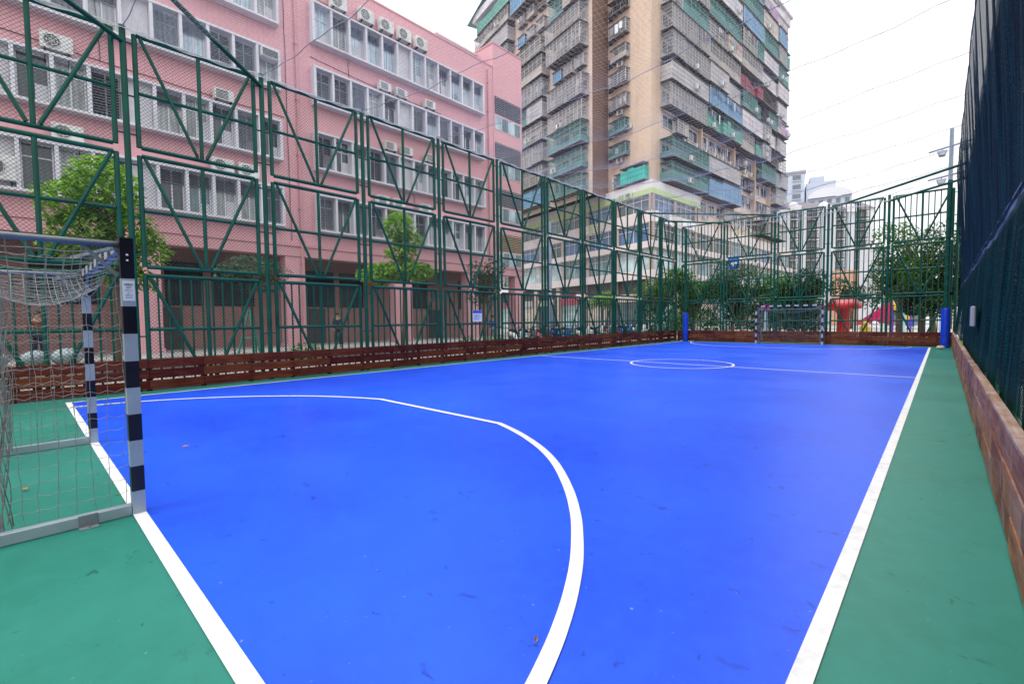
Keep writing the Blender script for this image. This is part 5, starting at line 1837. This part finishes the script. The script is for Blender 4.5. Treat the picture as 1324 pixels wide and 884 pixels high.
# white hoop barriers
for k, px in enumerate((903, 914, 925)):
    P = ray_ground_depth(px, 430, 29.5 + .2 * k)
    m = MB(); m.poly([(P.x - .22, P.y, -.02), (P.x - .22, P.y, .75), (P.x - .15, P.y, .85), (P.x + .15, P.y, .85), (P.x + .22, P.y, .75), (P.x + .22, P.y, -.02)], .03, 8)
    tag(obj('hoop_barrier', m, 'white_plastic', smooth=True), ('left', 'middle', 'right')[k] + ' white hoop barrier beyond the fence near the far left padded post', 'barrier', 'white hoop barriers')
# scooters in a row along the street
def scooter(Mx, col, label, group):
    t = thing('scooter', label, 'scooter', Mx, group)
    for x in (-.62, .62):
        m = MB()
        m.poly([(x + .24 * math.cos(a), 0, .26 + .24 * math.sin(a)) for a in [2 * math.pi * k / 16 for k in range(17)]], .055, 6)
        w = obj('wheel', m, 'rubber', t, Mx)
        m = MB(); m.tube((x, -.03, .26), (x, .03, .26), .16, 12); obj('rim', m, 'steel', w, Mx)
    m = MB()
    m.poly([(-.85, 0, .72), (-.55, 0, .66), (-.2, 0, .55), (-.02, 0, .34), (.28, 0, .32), (.42, 0, .5), (.5, 0, .85), (.47, 0, 1.0)], [.1, .19, .18, .14, .13, .12, .11, .08], 10)
    m.cbox(.38, -.17, .35, .5, .17, .85, .04); m.poly([(.62, 0, .26), (.5, 0, .7), (.45, 0, 1.0)], .035, 6); m.cbox(.45, -.08, .5, .85, .08, .56, .02)
    obj('body', m, col, t, Mx, smooth=True)
    m = MB(); m.poly([(-.8, 0, .82), (-.5, 0, .84), (-.15, 0, .76)], [.1, .14, .1], 8); obj('seat', m, 'black_cloth', t, Mx, smooth=True)
    m = MB(); m.tube((.42, -.36, 1.04), (.42, .36, 1.04), .022, 6); m.tube((.45, -.25, 1.04), (.42, -.3, 1.28), .01, 5); m.tube((.45, .25, 1.04), (.42, .3, 1.28), .01, 5)
    m.ball((.41, -.31, 1.3), .02, .08, .05, 8, 6); m.ball((.41, .31, 1.3), .02, .08, .05, 8, 6)
    obj('handlebar', m, 'dark_bolt', t, Mx, smooth=True)
    m = MB(); m.ball((.52, 0, .95), .05, .09, .07, 10, 6); obj('headlight', m, 'signwhite', t, Mx, smooth=True)
    m = MB(); m.cbox(-.92, -.12, .68, -.86, .12, .76, .01); obj('tail_light', m, 'red', t, Mx)
rs = random.Random(9)
sc_col = ['white_plastic', 'steel', 'red', 'navy_cloth', 'bluesign', 'steel', 'white_plastic', 'black_paint']
for k in range(16):
    y = 19.4 + k * 1.02 + rs.uniform(-.12, .12)
    nm = {'white_plastic': 'white', 'steel': 'silver', 'red': 'red', 'navy_cloth': 'navy', 'bluesign': 'blue', 'black_paint': 'black'}[sc_col[k % 8]]
    od = ('first', 'second', 'third', 'fourth', 'fifth', 'sixth', 'seventh', 'eighth', 'ninth', 'tenth', 'eleventh', 'twelfth', 'thirteenth', 'fourteenth', 'fifteenth', 'last')[k]
    scooter(T(-17.6 + rs.uniform(-.15, .15), y, -.02, R(rs.uniform(-14, 14))), sc_col[k % 8], nm + ' scooter, ' + od + ' from the left in the row beyond the left fence', 'scooters parked along the street')
# playground
def pg(px, py, dep):
    P = ray_ground_depth(px, py, dep)
    return P.x, P.y
x, y = pg(1090, 425, 33)
t = thing('red_shelter', 'red mushroom shaped play shelter with a wide rimmed roof, right of the far goal', 'shelter', (x, y, 0))
m = MB(); m.lathe((x, y, 0), [(.46, -.02), (.4, .3), (.38, 1.5), (.42, 1.72), (.62, 1.93)], 20); obj('stem', m, 'red', t, smooth=True)
m = MB(); m.lathe((x, y, 0), [(.02, 1.98), (.8, 1.92), (1.05, 2.0), (1.1, 2.2), (1.06, 2.32), (.9, 2.34), (.02, 2.34)], 24); obj('rim', m, 'red', t, smooth=False)
m = MB(); m.lathe((x, y, 0), [(.95, 2.345), (.85, 2.6), (.55, 2.74), (.02, 2.78)], 20); obj('cap', m, 'pinkred', t, smooth=True)
x2, y2 = pg(1064, 402, 33)
m = MB(); m.box(x2 - .65, y2 - .3, 1.85, x2 + .9, y2 + .3, 2.15); obj('side_arm', m, 'red', t)
m = MB(); m.tube((x2 - .5, y2, -.02), (x2 - .5, y2, 1.85), .07, 8); obj('side_post', m, 'red', t)
x, y = pg(1140, 415, 36)
t = thing('playground_slide', 'magenta panelled slide with yellow and blue steps beyond the far fence', 'slide', (x, y, 0))
m = MB(); m.add([(x + .55, y, 2.6), (x + .55, y + .9, 2.6), (x + .6, y + .9, 2.6), (x + .6, y, 2.6), (x + .55, y, .9), (x + .55, y + .9, .9), (x - 1.5, y, .75), (x - 1.5, y + .9, .75), (x - 1.5, y, 1.0), (x - 1.5, y + .9, 1.0)],
              [(0, 8, 6, 4), (1, 5, 7, 9), (0, 1, 9, 8), (4, 6, 7, 5), (6, 8, 9, 7), (0, 4, 5, 1)]); obj('chute', m, 'magenta', t)
m = MB()
for k in range(4):
    m.box(x + .7 + .28 * k, y, 1.9 - .42 * k, x + 1.1 + .28 * k, y + .9, 2.3 - .42 * k, k % 2)
obj('step', m, ['yellow', 'bluesign'], t)
m = MB()
for dx in (.62, 1.7):
    for dy in (0, .9):
        m.tube((x + dx, y + dy, -.02), (x + dx, y + dy, 2.7), .05, 8)
obj('support', m, 'purple', t)
m = MB(); m.box(x + .6, y - .02, 2.3, x + 1.8, y + .92, 2.6); obj('roof_panel', m, 'yellow', t)
def lollipop(px, py, dep, zc, r, col, col2, lab, pole):
    x, y = pg(px, py, dep)
    t = thing('play_post', lab, 'play post', (x, y, 0))
    m = MB(); m.tube((x, y, -.02), (x, y, zc), .11, 10); obj('pole', m, pole, t)
    m = MB(); m.ball((x, y, zc), r, r * .6, r * .9, 14, 10); obj('head', m, col, t, smooth=True)
    m = MB(); m.ball((x - .02, y - r * .45, zc), r * .6, r * .3, r * .55, 12, 8); obj('face', m, col2, t, smooth=True)
lollipop(1168, 420, 34, 2.1, .42, 'magenta', 'purple', 'purple and red round headed play post on a pale pole at the right', 'lightblue')
lollipop(990, 420, 34, 2.1, .3, 'magenta', 'purple', 'purple topped pale blue play post at the left post of the far goal', 'lightblue')
lollipop(1217, 410, 33, 2.9, .3, 'red', 'signwhite', 'red headed post by the far right padded post', 'lightblue')
for k, px in enumerate((995, 1001, 1008)):
    x, y = pg(px, 420, 35)
    m = MB(); m.cbox(x - .08, y - .05, -.02, x + .08, y + .05, 1.55, .02)
    tag(obj('pale_post', m, 'lightblue'), ('left', 'middle', 'right')[k] + ' pale blue upright plank behind the left post of the far goal', 'post', 'pale upright planks behind the far goal')
x, y = pg(1104, 425, 33.5)
# striped rail and bins
for k, (px, col, lab) in enumerate(((1118, 'yellow', 'yellow play block right of the red shelter'), (1131, 'signwhite', 'white play block before the magenta slide'), (1201, 'signwhite', 'white play block under the trees at the right'))):
    x, y = pg(px, 425, 33)
    m = MB(); m.cbox(x - .28, y - .25, -.02, x + .28, y + .25, .75, .08); m.ball((x, y, .9), .22, .2, .2, 12, 8)
    tag(obj('play_block', m, col, smooth=False), lab, 'play block')
# stakes round a young plant
t = thing('tree_stakes', 'turquoise tripod of tree stakes behind the second bay of the left fence', 'stakes', (-15.0, 4.7, 0))
for a in (0, 2.1, 4.2):
    m = MB(); m.tube((-15.0 + .45 * math.cos(a), 4.7 + .45 * math.sin(a), .08), (-15.0 + .03 * math.cos(a), 4.7 + .03 * math.sin(a), 1.8), .03, 6); obj('stake', m, 'turq', t)
m = MB(); m.poly([(-15.0 + .2 * math.cos(k), 4.7 + .2 * math.sin(k), 1.0) for k in [.4 * q for q in range(17)]], .015, 4); obj('tie', m, 'turq', t)
# sacks and boxes at the kerb behind the near goal
rk_ = random.Random(14)
for k, (y, s) in enumerate(((.22, .23), (.72, .26), (-.35, .2))):
    m = MB(); m.ball((0, 0, .34), s, s * 1.05, s * .75, 14, 9, jit=.06, rng=rk_)
    tag(obj('plastic_sack', m, 'sack', None, T(-14.3, y, .38 - .1 * k * 0), smooth=True), ('left pale sack of the pair on the boxes behind the near goal', 'larger pale sack on the boxes behind the near goal', 'small pale sack at the picture left edge behind the fence')[k], 'sack')
for k, y in enumerate((-.3, .25, .8)):
    m = MB(); m.cbox(-14.6, y - .24, .1, -14.05, y + .24, .52, .01)
    tag(obj('cardboard_box', m, 'orange_box'), ('left', 'middle', 'right')[k] + ' one of three tan cardboard boxes under the pale sacks', 'box', 'cardboard boxes under the sacks')
# low verge plants along the street side
for k, y in enumerate((6.3, 13.4, 15.0)):
    rng = random.Random(200 + k)
    m = MB(); leaves(m, rng, [(-15.2, y, .45, .35, .5, .4), (-15.1, y + .5, .35, .3, .35, .3)], 220, .2)
    tag(obj('verge_plant', m, 'leaf_mid'), ('low leafy plant by the turquoise stakes beyond the left kickboard', 'low leafy plant left of the pair beyond the left kickboard', 'low leafy plant right of the pair beyond the left kickboard')[k], 'plant', 'verge plants along the left fence')

# ------------------------------------------------------------------ people
def skin_body(name, verts, edges, radii, mat, parent, Mx, root=0):
    me = bpy.data.meshes.new(name)
    me.from_pydata(verts, edges, [])
    me.materials.append(M[mat])
    o = obj(name, me, mat, parent, Mx)
    md = o.modifiers.new('skin', 'SKIN')
    md.use_smooth_shade = True
    if not me.skin_vertices:
        return o
    for i, r_ in enumerate(radii):
        me.skin_vertices[0].data[i].radius = r_ if isinstance(r_, tuple) else (r_, r_)
        me.skin_vertices[0].data[i].use_root = (i == root)
    sb = o.modifiers.new('sub', 'SUBSURF')
    sb.levels = 1
    sb.render_levels = 1
    return o
def person(P, rz, label, top, trousers, stride=.14, arm=0.0, k=1.0):
    Mx = T(P[0], P[1], P[2], rz) @ Matrix.Scale(k, 4)
    t = thing('person', label, 'person', T(P[0], P[1], P[2], rz))
    s = stride
    V = [(0, 0, .98), (0, 0, 1.18), (0, .0, 1.40), (0, -.02, 1.50), (0, -.03, 1.60), (0, -.035, 1.70),
         (.17, 0, 1.42), (.22, .02 + s * .5, 1.15), (.22, -.08 + s * .6, .92), (.22, -.12 + s * .6, .80),
         (-.17, 0, 1.42), (-.22, .02 - s * .5, 1.15), (-.2, -.1 - s * .4, .95), (-.19, -.16 - s * .4, .84),
         (.09, 0, .92), (.10, -s * .7, .5), (.10, -s * .6, .08), (.10, -s * .6 - .16, .03),
         (-.09, 0, .92), (-.10, s * .4, .5), (-.10, s * 1.0, .10), (-.10, s * 1.0 - .15, .04)]
    Ed = [(0, 1), (1, 2), (2, 3), (3, 4), (4, 5), (2, 6), (6, 7), (7, 8), (8, 9), (2, 10), (10, 11), (11, 12), (12, 13), (0, 14), (14, 15), (15, 16), (16, 17), (0, 18), (18, 19), (19, 20), (20, 21)]
    rd = [.12, .12, .13, .055, .085, .075, .06, .045, .035, .03, .06, .045, .035, .03, .085, .06, .042, .035, .085, .06, .042, .035]
    skin_body('body', V, Ed, rd, 'skin', t, Mx)
    jv = [0, 1, 2, 6, 7, 8, 10, 11, 12]
    mp = {v: i for i, v in enumerate(jv)}
    je = [(mp[a], mp[b]) for a, b in Ed if a in mp and b in mp]
    skin_body('jacket', [V[i] for i in jv], je, [rd[i] + .022 for i in jv], top, t, Mx)
    tv = [0, 14, 15, 16, 18, 19, 20]
    mp = {v: i for i, v in enumerate(tv)}
    te = [(mp[a], mp[b]) for a, b in Ed if a in mp and b in mp]
    skin_body('trousers', [V[i] for i in tv], te, [rd[i] + .018 for i in tv], trousers, t, Mx)
    m = MB(); m.ball((0, -.015, 1.70), .098, .108, .09, 14, 9); obj('hair', m, 'hair', t, Mx, smooth=True)
    m = MB()
    for q in (-1, 1):
        m.ball((.035 * q, -.125, 1.66), .012, .008, .009, 8, 6, 0)
        m.ball((.098 * q, -.02, 1.64), .012, .022, .032, 8, 6, 1)
    m.ball((0, -.135, 1.635), .014, .02, .022, 8, 6, 1); m.ball((0, -.122, 1.595), .025, .008, .007, 8, 6, 2)
    obj('face', m, ['hair', 'skin', 'red'], t, Mx, smooth=True)
    m = MB()
    for (hx, hy, hz, sg) in ((.22, -.12 + s * .6, .80, 1), (-.19, -.16 - s * .4, .84, -1)):
        m.cbox(hx - .014, hy - .035, hz - .1, hx + .014, hy + .035, hz, .01)
        for f in range(4):
            L = (.055, .07, .065, .05)[f]
            m.poly([(hx, hy - .028 + .018 * f, hz - .098), (hx - .008 * sg, hy - .03 + .018 * f, hz - .1 - L * .55), (hx - .022 * sg, hy - .032 + .018 * f, hz - .1 - L)], [.009, .008, .006], 5)
        m.poly([(hx, hy - .03, hz - .04), (hx - .01 * sg, hy - .06, hz - .075), (hx - .014 * sg, hy - .064, hz - .105)], [.01, .009, .007], 5)
    obj('hand', m, 'skin', t, Mx, smooth=True)
    m = MB()
    for (fx, fy) in ((.10, -s * .6), (-.10, s * 1.0)):
        m.cbox(fx - .045, fy - .2, -.005, fx + .045, fy + .06, .075, .02)
    obj('shoe', m, 'black_cloth', t, Mx)
person((-22.9, 11.3, .14), R(75), 'person in dark clothes and a white collar walking past the pink building arcade', 'navy_cloth', 'black_cloth', .16)
person((-22.5, .45, .14), R(100), 'person in a rust brown top standing behind the near goal and fence', 'brown_cloth', 'navy_cloth', .05)
person((-20.9, 20.6, -.02), R(60), 'person in a blue top beyond the fence near the notice sign', 'blue_cloth', 'grey_cloth', .12)
